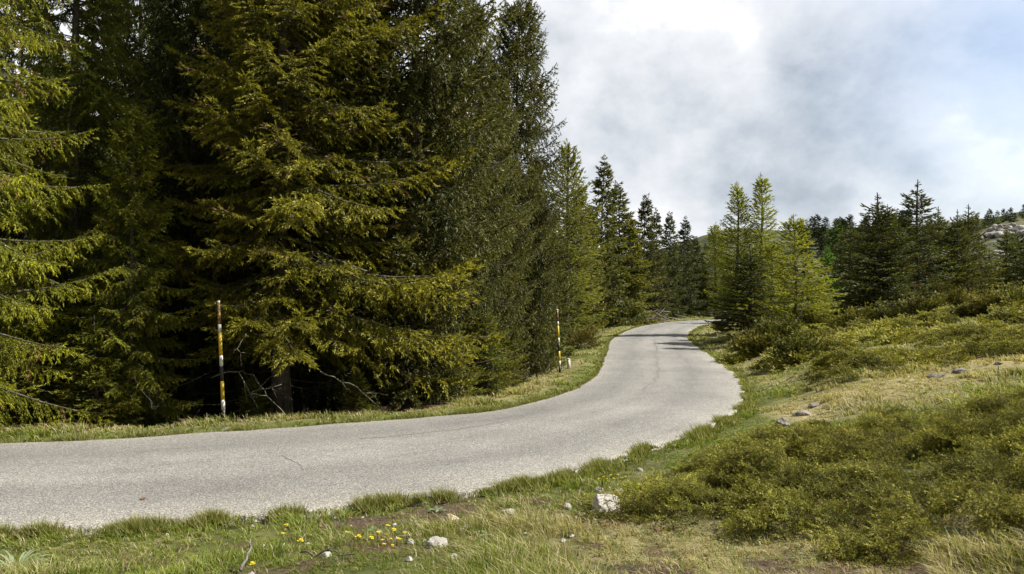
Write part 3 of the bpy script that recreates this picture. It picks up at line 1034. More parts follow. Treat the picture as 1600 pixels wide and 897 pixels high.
G1 = 'big spruces along the left verge'
tree('near', -95, None, 13.4, 'spruce_tree', 'bright olive spruce cut off by the left edge of the photo, its boughs reaching in', 'tree', G1, h=15, rz_=.3, wid=.8, tint=(1.5, 1.4, .8))
tree('near', 118, None, 17.0, 'spruce_tree', 'open green spruce with sky showing round its pale trunk, second from the left edge', 'tree', G1, h=14.5, rz_=2.1, wid=.85, tint=(1.15, 1.15, .9))
tree('near', 205, 150, 15.6, 'spruce_tree', 'short bright young spruce in front of the taller trees left of the near snow pole', 'tree', G1, rz_=4.0, wid=.95, tint=(1.25, 1.2, .85))
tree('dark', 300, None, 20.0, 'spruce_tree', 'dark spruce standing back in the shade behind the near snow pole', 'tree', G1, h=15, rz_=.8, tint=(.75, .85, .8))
tree('big', 440, None, 17.1, 'spruce_tree', 'largest yellow-olive spruce with thick scaly trunk right of the near snow pole', 'tree', G1, h=17, rz_=0.0, wid=.93, tint=(1.1, 1.1, .9))
tree('tall', 640, None, 19.0, 'spruce_tree', 'dark drooping spruce with slim grey trunk just right of the largest spruce', 'tree', G1, h=15.5, rz_=2.6, wid=1.15, tint=(.85, .85, .85))
tree('tall', 734, -14, 23, 'spruce_tree', 'tall dark spruce with bare trunk showing against the sky near its top', 'tree', G1, rz_=3.9, wid=.84, tint=(.85, .88, .88))
tree('tall', 812, -20, 30.5, 'spruce_tree', 'tall dark spruce at the right end of the big row, boughs drooping against the sky', 'tree', G1, rz_=5.2, wid=.98, tint=(.9, .9, .9))
for (px, top, Y, wd, lb) in [(772, 110, 26, .62, 'slim dark spruce filling the gap between the two tall dark ones'),
                           (690, 70, 24.5, .62, 'dark spruce with a lower top just left of the bare-trunked tall one'),
                           (836, 235, 35, .45, 'lower dark spruce peeping out behind the last tall one of the row')]:
    tree('tall', px, top, Y, 'spruce_tree', lb, 'tree', G1, wid=wd / .62)
G2 = 'dark spruces in the shade deep in the forest'
for (px, Y, h, wd) in [(-260, 17, 15, 1), (40, 22, 13.0, .9), (215, 24, 15, .9), (360, 24, 14, .9), (470, 21, 16, 1.05), (545, 24, 15.5, .95), (590, 27, 14, .9),
                       (100, 30, 13, .9), (270, 31, 16, 1), (420, 32, 17, 1), (680, 28, 12, .9), (500, 37, 18, 1), (770, 31, 9, .9), (320, 40, 17, 1), (160, 40, 14, 1), (600, 42, 16, 1), (-120, 26, 14, 1),
                       (-60, 36, 14, 1), (20, 48, 14, 1), (660, 50, 15, 1), (720, 42, 12, 1), (80, 34, 15, 1.1), (240, 45, 18, 1.1), (380, 48, 20, 1.1), (540, 50, 18, 1.1), (620, 34, 13, 1.1), (450, 27, 16, 1), (165, 27, 15, 1), (330, 27, 16, 1), (-20, 29, 12, 1), (700, 36, 11, 1.1), (790, 40, 10, 1.1), (825, 34, 8, 1)]:
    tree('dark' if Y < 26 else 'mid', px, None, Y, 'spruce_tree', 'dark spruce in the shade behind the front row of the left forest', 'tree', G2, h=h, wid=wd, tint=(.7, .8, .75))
# low evergreen skirt and saplings at the forest edge
G3 = 'low spruce saplings at the forest edge'
for (px, Y, h, lb) in [(30, 14.8, 1.5, 'low bright sapling at the far left forest edge beside the verge'),
                       (150, 15.0, 2.2, 'bushy sapling at the forest edge left of the near snow pole'),
                       (395, 16.2, 1.0, 'small sapling with yellow tips between snow pole and thick trunk'),
                       (560, 16.8, 1.15, 'bright sapling at the foot of the forest right of the thick trunk'),
                       (700, 19.5, 2.4, 'dark bushy sapling under the slim grey trunk'),
                       (760, 22.0, 2.6, 'dense dark sapling at the forest edge near the bend'),
                       (790, 26.0, 2.4, 'dense dark sapling just left of the second snow pole')]:
    tree('young2', px, None, Y, 'spruce_sapling', lb, 'sapling', G3, h=h, wid=1.15, tint=(1.5, 1.5, .9))

G4 = 'conifers in the row beyond the second snow pole'
for (k, px, top, Y, wd, tint, lb) in [
    ('larch', 886, 216, 56, 1.2, (.95, .95, .95), 'pale thin-topped larch right behind the tall row of spruces'),
    ('mid', 840, 290, 44, .7, (1.25, 1.2, 1), 'olive spruce filling the gap behind the second snow pole'),
    ('mid', 903, 280, 60, 1.0, (1.3, 1.25, 1), 'broad olive conifer below the pale larch top'),
    ('mid2', 941, 238, 66, .95, (1.1, 1.15, 1), 'spruce with the tallest pointed top right of the pale larch'),
    ('mid', 966, 283, 71, .95, (.95, .95, .95), 'spruce one step right of the tallest pointed top'),
    ('mid2', 985, 330, 70, 1.15, (1.7, 1.7, 1), 'yellowish conifer with feathery boughs in the middle of the row'),
    ('mid', 1007, 302, 77, .8, (.75, .75, .8), 'narrow dark spruce with a blunt top in the middle of the row'),
    ('mid2', 1027, 322, 81, .8, (.8, .85, .9), 'narrow spruce fourth from the right end of the far row'),
    ('mid', 1046, 330, 85, .75, (.75, .85, .9), 'thin grey-green spruce third from the right end of the far row'),
    ('mid2', 1069, 335, 89, .8, (.65, .7, .75), 'dark spruce with a sharp top above the end of the road'),
    ('mid', 1088, 368, 94, .85, (.75, .85, .9), 'last low spruce of the row, left of the road end'),
    ('larch', 1118, 346, 95, 1.5, (1.15, 1.2, 1), 'pale larch standing alone in front of the far hill')]:
    tree(k, px, top, Y, 'larch_tree' if 'larch' in k else 'spruce_tree', lb, 'tree', G4, wid=wd * (1.22 if 950 < px < 1100 else 1.0), tint=tint)
# fillers behind that row
for (px, Y, top) in [(925, 76, 320), (955, 85, 340), (990, 90, 350), (1020, 98, 370), (1050, 103, 380), (1078, 108, 395), (900, 78, 320), (850, 58, 320), (1100, 115, 410), (870, 90, 340), (975, 80, 400), (1010, 84, 410), (1040, 90, 420), (920, 68, 400), (885, 64, 380), (1062, 93, 430), (840, 46, 360), (950, 76, 430)]:
    tree('mid', px, top, Y, 'spruce_tree', 'dark spruce half hidden behind the row beyond the second snow pole', 'tree', 'hidden spruces behind the far row', wid=1.0, tint=(.9, .95, .9))

G5 = 'larches and spruces right of the road'
for (k, px, top, Y, wd, tint, lb) in [
    ('larch_twin', 1170, 268, 52, 1.2, (1.35, 1.4, 1.0), 'tallest two-topped larch right of the road bend'),
    ('young', 1172, 385, 44, 1.7, (.55, .6, .55), 'dark dense spruce at the foot of the two-topped larch, beside the road'),
    ('larch_small', 1243, 333, 40, 1.35, (1.3, 1.3, .85), 'yellow-green larch with a bare lower trunk right of the two-topped larch'),
    ('larch_small', 1205, 375, 47, 1.4, (1.1, 1.1, .8), 'loose larch between the two-topped larch and the yellow-green one'),
    ('larch_small', 1280, 430, 43, 1.5, (1.0, 1.0, .7), 'low bushy larch right of the yellow-green larch'),
    ('larch_small', 1140, 400, 92, 1.7, (1.1, 1.15, .8), 'soft pale larch left of the dark spruce at the road bend'),
    ('far_larch', 1291, 384, 78, .8, (.8, 1.25, .9), 'small bright green larch among darker trees'),
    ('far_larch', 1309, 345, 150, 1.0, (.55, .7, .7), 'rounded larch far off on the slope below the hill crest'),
    ('young2', 1328, 343, 66, 1.1, (1.0, 1.0, .9), 'slim spruce with a thin leader right of the small bright larch'),
    ('young', 1374, 300, 46, 1.25, (.8, .85, .8), 'dark spruce with a tall bare leader and wide dense skirt'),
    ('young2', 1387, 318, 46.6, .75, (.8, .85, .8), 'narrow spruce pressed against the right side of the dark wide one'),
    ('young', 1434, 280, 50, 1.05, (.8, .85, .8), 'tallest spruce of the right slope with a ladder-like leader'),
    ('young2', 1468, 322, 54, 1.15, (1.15, 1.15, 1.0), 'olive spruce just right of the tallest one on the slope'),
    ('young2', 1497, 326, 53, .8, (.9, .95, .9), 'thin spruce with a spindly leader left of the bushy olive spruce'),
    ('young', 1512, 318, 55, 1.1, (1.2, 1.2, .95), 'bushy olive spruce near the right with lit right side'),
    ('young2', 1572, 352, 60, 1.2, (1.1, 1.15, .9), 'low broad spruce in front of the rocky hilltop'),
    ('young2', 1545, 385, 58, 1.3, (1.15, 1.2, .9), 'short spruce between the bushy olive spruce and the broad one'),
    ('young2', 1612, 365, 58, 1.2, (.9, 1.0, .9), 'spruce cut by the right edge of the photo'),
    ('young2', 1350, 395, 60, 1.2, (.9, .95, .9), 'small spruce half hidden behind the dark wide one')]:
    tree(k, px, top, Y, 'larch_tree' if 'larch' in k else 'spruce_tree', lb, 'tree', G5, wid=wd, tint=tint, rz_=0.0 if k == 'larch_twin' else None)
for (px, Y, top) in [(1400, 110, 345), (1360, 100, 350), (1340, 120, 360), (1450, 100, 345), (1485, 95, 350), (1140, 70, 420), (1225, 80, 400), (1262, 95, 395), (1410, 80, 370), (1530, 80, 372), (1590, 85, 362)]:
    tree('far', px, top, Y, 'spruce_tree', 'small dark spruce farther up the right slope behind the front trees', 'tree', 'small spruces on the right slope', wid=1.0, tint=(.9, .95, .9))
# on the rocky hill top and the far ridge
rt = np.random.default_rng(5)
for k, (px, top) in enumerate([(1518, 338), (1526, 335), (1547, 325), (1541, 333), (1558, 328), (1568, 325), (1573, 329), (1579, 323), (1586, 331), (1593, 330), (1600, 318), (1612, 322), (1630, 312), (1507, 346), (1535, 341), (1552, 335)]):
    Y = rt.uniform(168, 182)
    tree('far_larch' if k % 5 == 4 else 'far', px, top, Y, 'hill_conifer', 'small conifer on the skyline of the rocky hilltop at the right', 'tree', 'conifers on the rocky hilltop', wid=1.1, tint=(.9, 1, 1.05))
for k in range(46):
    px = rt.uniform(1252, 1420); Y = rt.uniform(250, 345)
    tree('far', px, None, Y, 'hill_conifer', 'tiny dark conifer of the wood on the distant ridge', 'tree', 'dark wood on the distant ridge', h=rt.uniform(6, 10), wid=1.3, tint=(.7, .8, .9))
for k in range(26):
    px = rt.uniform(1085, 1250); Y = rt.uniform(150, 330)
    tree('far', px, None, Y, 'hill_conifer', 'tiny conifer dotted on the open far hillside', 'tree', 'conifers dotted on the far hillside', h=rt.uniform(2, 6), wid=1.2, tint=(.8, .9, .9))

ROCKS = []
# ------------------------------------------------------------------ rocks
M_ROCKW = rock_mat('limestone', (.43, .405, .365), (.08, .07, .06), 12)
M_ROCKT = rock_mat('tan_limestone', (.50, .40, .28), (.2, .15, .11), 9)
M_ROCKD = rock_mat('lichened_rock', (.24, .22, .20), (.035, .03, .028), 6)


def rock_mesh(sx, sy, sz, seed, mat, cuts=14):
    import bmesh
    rg = np.random.default_rng(seed)
    bm = bmesh.new()
    bmesh.ops.create_icosphere(bm, subdivisions=4, radius=1.0)
    nr = unit(rg.normal(size=(cuts, 3))); dd = rg.uniform(.62, .92, cuts)
    for v in bm.verts:
        p = np.array(v.co)
        for k in range(cuts):
            q = p @ nr[k]
            if q > dd[k]: p = p - nr[k] * (q - dd[k]) * .92
        f = 1 + .26 * (fbm(p[0] * 2.2 + seed, p[1] * 2.2 + p[2] * 1.9, 4) - .5) + .12 * (fbm(p[0] * 7 + seed, p[1] * 8 - p[2] * 7, 3) - .5)
        p = p * f
        v.co = (p[0] * sx, p[1] * sy, p[2] * sz)
    me = bpy.data.meshes.new('rock')
    bm.to_mesh(me); bm.free()
    me.materials.append(mat)
    return me


def rock(px, py, wpx, hpx, mat, label, seed, Y=None, group='limestone rocks on the near bank', name='rock', cat='rock'):
    x, y = unproj(px, py + hpx * .4) if Y is None else ((px - HX) / F * Y, Y)
    k = y / F
    ROCKS.append((x, y, wpx * k * .5))
    wpx *= 1.12 if mat is M_ROCKD else 1.35; hpx *= 1.15 if mat is M_ROCKD else 1.4
    o = link(name, rock_mesh(wpx * k / 2, wpx * k / 2 * .8, max(hpx * k * .56, .03), seed, mat))
    o.location = (x, y, gz(x, y) + hpx * k * (.10 if mat is M_ROCKD else (.16 if wpx > 45 else .06)))
    o.rotation_euler = (random.uniform(-.2, .2), random.uniform(-.2, .2), random.uniform(0, 6))
    tag(o, label, cat, group)
    return o


for i, (px, py, wp, hp, m, lb) in enumerate([
    (947, 788, 46, 28, M_ROCKW, 'largest white limestone rock, left of the juniper mat'),
    (703, 813, 30, 20, M_ROCKT, 'tan rounded rock in the near grass'),
    (683, 846, 30, 22, M_ROCKW, 'whitish rock just below the tan one'),
    (726, 825, 18, 10, M_ROCKW, 'small pale rock touching the tan one on its right'),
    (796, 799, 22, 8, M_ROCKW, 'flat white stone right of the tan rock'),
    (839, 812, 14, 7, M_ROCKW, 'little white stone midway between the tan and the largest white rock'),
    (1000, 734, 9, 6, M_ROCKW, 'small white pebble at the asphalt edge above the largest white rock'),
    (936, 764, 14, 9, M_ROCKW, 'small white stone behind the largest white rock'),
    (968, 767, 14, 8, M_ROCKW, 'pale stone at the upper right of the largest white rock'),
    (887, 791, 11, 12, M_ROCKW, 'narrow upright stone left of the largest white rock'),
    (899, 809, 8, 6, M_ROCKW, 'tiny stone below the narrow upright one'),
    (642, 846, 13, 8, M_ROCKW, 'small stone left of the whitish rock'),
    (536, 846, 12, 8, M_ROCKW, 'small pale stone above the broken one in the left grass'),
    (510, 866, 18, 10, M_ROCKW, 'broken pale stone in the left foreground grass'),
    (708, 868, 12, 9, M_ROCKW, 'small stone at the bottom under the whitish rock'),
    (732, 868, 9, 8, M_ROCKW, 'pebble right of the bottom small stone'),
    (357, 671, 16, 4, M_ROCKW, 'flat whitish stone on the left verge beside the near snow pole'),
    (1190, 676, 34, 14, M_ROCKD, 'grey rock poking out at the lower left tip of the dark outcrop'),
    (1222, 658, 24, 18, M_ROCKD, 'dark cleft rock of the outcrop beside the ditch'),
    (1252, 644, 30, 12, M_ROCKD, 'grey rock at the upper end of the dark outcrop'),
    (1272, 632, 20, 8, M_ROCKD, 'low grey rock at the edge of the second juniper mat'),
    (1463, 586, 26, 11, M_ROCKD, 'pale grey rock in the straw-coloured strip'),
    (1500, 577, 22, 9, M_ROCKD, 'dark rock right of the pale grey one in the strip'),
    (1560, 567, 14, 6, M_ROCKD, 'small dark rock near the right end of the strip'),
    (1083, 676, 16, 4, M_ROCKD, 'flat dark stone on the green verge inside the bend')]):
    rock(px, py, wp, hp, m, lb, 300 + i)
# limestone outcrop of the hill top
rr_ = np.random.default_rng(8)
for i in range(26):
    px = rr_.uniform(1530, 1604); Y = rr_.uniform(140, 158)
    x = (px - HX) / F * Y
    o = link('boulder', rock_mesh(rr_.uniform(.5, 1.3), rr_.uniform(.5, 1.2), rr_.uniform(.35, .8), 500 + i, M_ROCKW if i % 3 == 0 else M_ROCKD))
    o.location = (x, Y, gz(x, Y) + .3); o.rotation_euler = (0, .2, rr_.uniform(0, 6))
    tag(o, 'limestone boulder among the rocks of the hilltop at the right', 'boulder', 'boulders of the rocky hilltop')

# ------------------------------------------------------------------ grass
def grass(name, n, seed, thr, r0, r1, hk=1.0, blades=12):
    rg = np.random.default_rng(seed)
    th = rg.uniform(R(thr[0]), R(thr[1]), n)
    r = np.exp(rg.uniform(math.log(r0), math.log(r1), n))
    x = r * np.sin(th); y = r * np.cos(th)
    sd = road_sd(x, y)
    dry, soil, litter, mats, left = cover(x, y, sd)
    for (qx, qy, qr) in ROCKS:
        soil = np.maximum(soil, 1.3 * (((x - qx) ** 2 + (y - qy + .05) ** 2) < (qr * 1.25 + .03) ** 2))
    keep = (sd > .0) & (rg.random(n) > soil * 1.0) & (rg.random(n) > litter * .96) & (rg.random(n) > mats * .93) & ((sd > .12) | (vnoise(x * 2.1, y * 2.1) > .35))
    x, y, r, sd, dry, soil, mats, litter = [a[keep] for a in (x, y, r, sd, dry, soil, mats, litter)]
    n = len(x)
    z = ground(x, y, sd)
    z = np.where(sd < .45, np.maximum(z, zroad(y) - .012), z)
    cl = fbm(x * 1.6 + 50, y * 1.6, 3)
    big = sstep(.50, .68, fbm(x * 1.1 + 9, y * 1.1 + 4, 3))
    h = (.028 + .065 * cl + .085 * big) * hk * rg.uniform(.7, 1.3, n)
    h *= 1 - .35 * ((y > 9) & (x > 1.5) & (x < 6) & (sd < 2))
    h = h * (1 - .6 * sstep(.3, .9, soil))
    h = np.where(litter > .5, h * 1.5, h)
    h *= 1 + .35 * sstep(12, 30, r)
    la = np.pi * .95 + (fbm(x * .5, y * .5 + 80, 2) - .5) * 5
    lean = .35 + .8 * vnoise(x * 1.3 + 4, y * 1.3 + 7) + .35 * dry
    B = blades
    # per-blade arrays
    rep = lambda a: np.repeat(a, B)
    X, Y, Zb, Rr, H, LA, LN, DR = map(rep, (x, y, z, r, h, la, lean, dry))
    m = len(X)
    a = rg.uniform(0, 6.283, m)
    spread = .012 + .028 * rep(big) + .0022 * Rr
    q = rg.random(m) ** .5
    bx = X + np.cos(a) * spread * q; by = Y + np.sin(a) * spread * q
    H = H * rg.uniform(.5, 1.2, m)
    dx = np.cos(LA) * LN * .6 + np.cos(a) * (.25 + .55 * q) + rg.normal(0, .15, m)
    dy = np.sin(LA) * LN * .6 + np.sin(a) * (.25 + .55 * q) + rg.normal(0, .15, m)
    W = np.maximum(.0042, Rr * .0010) * rg.uniform(.7, 1.3, m)
    wa = rg.uniform(0, 3.1416, m)
    wx, wy = np.cos(wa) * W / 2, np.sin(wa) * W / 2
    Zb = Zb - .012
    mx_, my_, mz = bx + dx * H * .35, by + dy * H * .35, Zb + H * .6
    tx, ty, tz = bx + dx * H * 1.0, by + dy * H * 1.0, Zb + H * (1.0 - .25 * np.minimum(1, dx ** 2 + dy ** 2))
    s = np.stack
    b0 = s([bx - wx, by - wy, Zb], -1); b1 = s([bx + wx, by + wy, Zb], -1)
    m0 = s([mx_ - wx * .8, my_ - wy * .8, mz], -1); m1 = s([mx_ + wx * .8, my_ + wy * .8, mz], -1)
    tp = s([tx, ty, tz], -1)
    T = np.concatenate([s([b0, b1, m1], 1), s([b0, m1, m0], 1), s([m0, m1, tp], 1)])
    u = rg.random(m)
    patch = rep(fbm(x * .8 + 12, y * .8 + 60, 3))
    isdry = rg.random(m) < np.clip(DR * 1.25 + .05 + (rep(rg.random(n)) - .5) * .5, .06, .97)
    g = np.array([.095, .135, .018])[None] * (1 - u[:, None]) + np.array([.25, .285, .045])[None] * u[:, None]
    g = g * (.75 + .6 * patch[:, None])
    dcol = np.array([.26, .20, .09])[None] * (1 - u[:, None]) + np.array([.62, .55, .33])[None] * u[:, None]
    K = np.where(isdry[:, None], dcol, g)
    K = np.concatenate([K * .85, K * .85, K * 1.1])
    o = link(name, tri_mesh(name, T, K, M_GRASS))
    tag(o, kind='stuff')
    print('GRASS', name, n, len(T))
    return o


tag(grass('grass', 84000, 3, (-50, 62), 2.0, 95), 'short mixed green and straw-coloured mountain grass on the verges and slope', 'grass', kind='stuff')
# the fringe that grips the asphalt edge
def fringe():
    rg = np.random.default_rng(77)
    Ts, Ks = [], []
    for side, E, O in ((0, RA, RB), (1, RB, RA)):
        d = E - O; d /= np.linalg.norm(d, axis=1)[:, None]
        m = (np.abs(E[:, 0] / np.maximum(E[:, 1], .1)) < 1.0) & (E[:, 1] < 90)
        E = E[m]; d = d[m]
        r = np.linalg.norm(E, axis=1)
        n = 9000
        pr = 1 / r ** .9; pr /= pr.sum()
        i = rg.choice(len(E), n, p=pr)
        off = rg.exponential(.10, n) - .015
        p = E[i] + d[i] * off[:, None] + rg.normal(0, .03, (n, 2))
        cl = fbm(p[:, 0] * 2.2, p[:, 1] * 2.2, 3)
        k = rg.random(n) < sstep(.38, .62, cl) * .9 + .12
        p = p[k]; cl = cl[k]
        z = np.maximum(ground(p[:, 0], p[:, 1]), zroad(p[:, 1]) - .01)
        B = 10
        rr = np.linalg.norm(p, axis=1)
        X = np.repeat(p[:, 0], B); Y = np.repeat(p[:, 1], B); Z = np.repeat(z, B); Rr = np.repeat(rr, B)
        m_ = len(X)
        a = rg.uniform(0, 6.283, m_)
        H = (.035 + .10 * np.repeat(sstep(.4, .75, cl), B)) * rg.uniform(.5, 1.2, m_)
        bx = X + np.cos(a) * .02; by = Y + np.sin(a) * .02
        dx = np.cos(a) * .6 - .25; dy = np.sin(a) * .6
        W = np.maximum(.004, Rr * .0010); wa = rg.uniform(0, 3.14, m_)
        wx, wy = np.cos(wa) * W / 2, np.sin(wa) * W / 2
        s = np.stack
        b0 = s([bx - wx, by - wy, Z - .01], -1); b1 = s([bx + wx, by + wy, Z - .01], -1)
        tp = s([bx + dx * H, by + dy * H, Z + H], -1)
        T = s([b0, b1, tp], 1)
        u = rg.random(m_)[:, None]
        K = np.array([.085, .12, .016]) * (1 - u) + np.array([.21, .24, .035]) * u
        dr = rg.random(m_) < .32
        K = np.where(dr[:, None], np.array([.45, .38, .2]) * (.6 + .6 * u), K)
        Ts.append(T); Ks.append(K)
    o = link('verge_grass', tri_mesh('verge_grass', np.concatenate(Ts), np.concatenate(Ks), M_GRASS))
    tag(o, 'green grass fringe creeping over the edges of the asphalt', 'grass', kind='stuff')


fringe()

# ------------------------------------------------------------------ prostrate juniper
def jstyle(k, sw, **kw):
    return style(droop=.30, up=.12, twig_sp=.030 * k, bare=.10, l2=.30, sh_sp=.028 * k, hang=.25, sh_hang=-.35, sl=.034 * k, sw=sw, fill=.9, faces=3,
                 c_in=(.050, .070, .015), c_out=(.315, .305, .075), sizes=(.6,), nv=1, brown=.14, **kw)


def jun_tpls(k, sw, nv, seed):
    rg = np.random.default_rng(seed)
    out = []
    for _ in range(nv):
        S = jstyle(k, sw)
        tp = branch_tpl(.6, rg, S)
        V = tp['V'].copy()
        # bushy, not flat: roll whole side twigs round the axis
        yy = V[:, :, 1].mean(1)
        ang = rg.normal(0, .5, 1)[0] + np.sin(V[:, 0, 0] * 40 + yy * 9) * .7
        c, s_ = np.cos(ang)[:, None], np.sin(ang)[:, None]
        ay = V[:, :, 1] * c; az = V[:, :, 2] + np.abs(V[:, :, 1]) * .35 + V[:, :, 1] * s_ * .6
        V[:, :, 1] = ay; V[:, :, 2] = az
        tp['V'] = V
        out.append(tp)
    return out


J1 = jun_tpls(1.0, .0095, 4, 61)
J2 = jun_tpls(1.7, .019, 4, 62)
J3 = jun_tpls(2.3, .028, 4, 63)
print('JUN', len(J1[0]['V']), len(J2[0]['V']), len(J3[0]['V']))


def place_sprays(tpls, pos, az, pitch, scl, tint, rg, roll=None):
    Vs, Ks = [], []
    ti = rg.integers(len(tpls), size=len(pos))
    for t in range(len(tpls)):
        m = ti == t
        if not m.any(): continue
        a, p, s = az[m], pitch[m], scl[m]
        ca, sa, cp, sp = np.cos(a), np.sin(a), np.cos(p), np.sin(p)
        z0 = np.zeros_like(a)
        Mx = np.stack([np.stack([ca * cp, -sa, -ca * sp], -1), np.stack([sa * cp, ca, -sa * sp], -1), np.stack([sp, z0, cp], -1)], 1) * s[:, None, None]
        V = np.einsum('bij,nkj->bnki', Mx, tpls[t]['V']) + pos[m][:, None, None, :]
        K = tint[m][:, None, :] * tpls[t]['K'][None]
        Vs.append(V.reshape(-1, 3, 3)); Ks.append(K.reshape(-1, 3))
    return np.concatenate(Vs), np.concatenate(Ks)


def jheight(x, y):
    return .05 + .36 * sstep(.34, .66, fbm(x * 1.05 + 5 + .4 * y, y * 1.5 + 2, 2)) + .12 * fbm(x * 3.2, y * 3.2, 2)


def jmat(name, poly, dens, tpls, seed, scl, label, hk=1.0, dpow=0.0, gap=.0, tongue=0.0):
    rg = np.random.default_rng(seed)
    lo, hi = poly.min(0) - .5, poly.max(0) + .5
    n = int((hi[0] - lo[0]) * (hi[1] - lo[1]) * dens)
    x = rg.uniform(lo[0], hi[0], n); y = rg.uniform(lo[1], hi[1], n)
    e = soft_poly(x, y, poly, 1.0) + (fbm(x * 1.3, y * 1.3 + 9, 3) - .5) * .9
    r = np.hypot(x, y)
    k = (e > 0) & (rg.random(n) < (r.min() / r) ** dpow) & (np.abs(np.arctan2(x, y)) < R(56))
    if gap: k &= fbm(x * .28 + 60, y * .34 + 3, 3) > gap
    x, y, e = x[k], y[k], e[k]
    n = len(x)
    edge = sstep(0, .9, e)
    hh = jheight(x, y) * hk * (.35 + .65 * edge)
    z = ground(x, y) + hh * (1 - .75 * rg.random(n) ** 2.2) - .10
    az = 3.3 + (fbm(x * .45 + 3, y * .45 + 30, 2) - .5) * 4.5
    if tongue:
        PER = 42
        # sprays gather into arching tongues: keep a few anchor boughs and fan the sprays along them
        nt_ = max(1, n // PER)
        c = rg.choice(n, nt_, replace=False)
        gi = np.repeat(c, PER); n = len(gi)
        azt = az[c] + rg.normal(0, .42, nt_); lt = rg.uniform(.5, 1.15, nt_) * tongue; up = rg.uniform(.12, .44, nt_) * tongue * hk
        A_ = np.repeat(azt, PER); L_ = np.repeat(lt, PER); U_ = np.repeat(up, PER)
        t = rg.random(n); lat = rg.normal(0, .12, n) * tongue * (1.15 - .8 * t)
        x = x[gi] + np.cos(A_) * L_ * t - np.sin(A_) * lat
        y = y[gi] + np.sin(A_) * L_ * t + np.cos(A_) * lat
        edge = sstep(-.2, .9, soft_poly(x, y, poly, 1.0))
        base = jheight(x, y) * hk * .62 * (.3 + .7 * edge)
        z = ground(x, y) + base + U_ * (.25 + .75 * np.sin(np.pi * (t * .75 + .1))) * (.35 + .65 * edge) - np.abs(lat) * .85 - .07
        az = A_ + np.sign(lat) * rg.uniform(0, .7, n); pitch = R(26) - t * R(34) + rg.normal(0, .15, n)
        pr = rg.uniform(.7, 1.35, (nt_, 1)); pr = np.repeat(pr, PER, 0)
    else:
        az = az + rg.normal(0, .45, n); pitch = R(18) + rg.normal(0, .22, n); pr = rg.uniform(.75, 1.25, (n, 1))
    ok = np.ones(n, bool)
    for (qx, qy, qr) in ROCKS:
        if y.min() - 2 < qy < y.max() + 2:
            ok &= ~(((x + np.cos(az) * .12 - qx) ** 2 + ((y + np.sin(az) * .12 - qy + .16) * .8) ** 2) < (qr * 1.3 + .12) ** 2)
    x, y, z, az, pitch, pr = x[ok], y[ok], z[ok], az[ok], pitch[ok], pr[ok]; n = len(x)
    s = scl * rg.uniform(.6, 1.25, n)
    pt = fbm(x * .8 + 70, y * .8, 3)
    tint = np.stack([.96 + .50 * pt, .99 + .38 * pt, .90 + 0 * pt], -1) * pr * rg.uniform(.88, 1.12, (n, 1))
    red = (rg.random(n) < .5 * np.exp(-((x - 3.9) ** 2 + (y - 9.2) ** 2) / .08))
    tint[red] = np.array([1.35, .8, .7])
    V, K = place_sprays(tpls, np.stack([x, y, z], -1), az, pitch, s, tint, rg)
    o = link(name, tri_mesh(name, V, K, M_JUN))
    tag(o, label, 'juniper', kind='stuff')
    print('JMAT', n, len(V))
    # the grey woody stems lying in the mat
    return o


jmat('juniper_mat', MAT_A, 265, J1, 71, .46, 'wide foreground mat of creeping juniper with layered tongue-like sprays', dpow=.6, tongue=1.0, hk=.72)
jmat('juniper_undergrowth', MAT_A, 24, J2, 74, .5, 'lower darker sprays under the foreground juniper mat', dpow=.5, hk=.22)
jmat('juniper_mat', MAT_B, 84, J2, 72, .68, 'second creeping juniper mat beyond the straw-coloured grass strip', hk=.62, dpow=.7, gap=.40, tongue=1.25)
jmat('juniper_mat', MAT_C, 40, J3, 73, .95, 'farther juniper scrub below the row of young spruces on the right', hk=.62, dpow=.7, gap=.47, tongue=1.5)


def bush(name, px, py, hgt, wid, label, tpls, n, tint=(1, 1, 1), seed=0, cat='bush', group=None, scl=1.0, Y=None):
    rg = np.random.default_rng(seed + 900)
    if Y is None:
        x, y = unproj(px, py)
    else:
        x, y = (px - HX) / F * Y, Y
    z0 = gz(x, y)
    a = rg.uniform(0, 6.283, n); q = rg.random(n) ** .6
    zz = rg.random(n) ** .8
    rad = wid * .5 * q * (1 - .55 * zz)
    pos = np.stack([np.cos(a) * rad * .7, np.sin(a) * rad * .7, zz * hgt * .75], -1)
    pitch = R(25) + zz * R(45) + rg.normal(0, .2, n)
    s = scl * rg.uniform(.6, 1.2, n) * min(1.3, max(.35, wid / 1.2))
    tt = np.array(tint)[None] * .72 * rg.uniform(.7, 1.3, (n, 1))
    V, K = place_sprays(tpls, pos, a, pitch, s, tt, rg)
    tb = Tubes()
    for k in range(9):
        aa = rg.uniform(0, 6.28); l = wid * .45
        p = np.stack([np.cos(aa) * l * np.linspace(0, 1, 5) ** 1.2, np.sin(aa) * l * np.linspace(0, 1, 5) ** 1.2, hgt * .9 * np.linspace(-.05, 1, 5)], -1) + rg.normal(0, .03, (5, 3))
        tb.add(p, np.linspace(.018, .004, 5), 4)
    e = empty(name, (x, y, z0))
    tag(e, label, cat, group)
    link('stem', tb.mesh('stem', M_TWIG), e)
    link('foliage', tri_mesh('foliage', V, K, M_JUN), e)
    return e


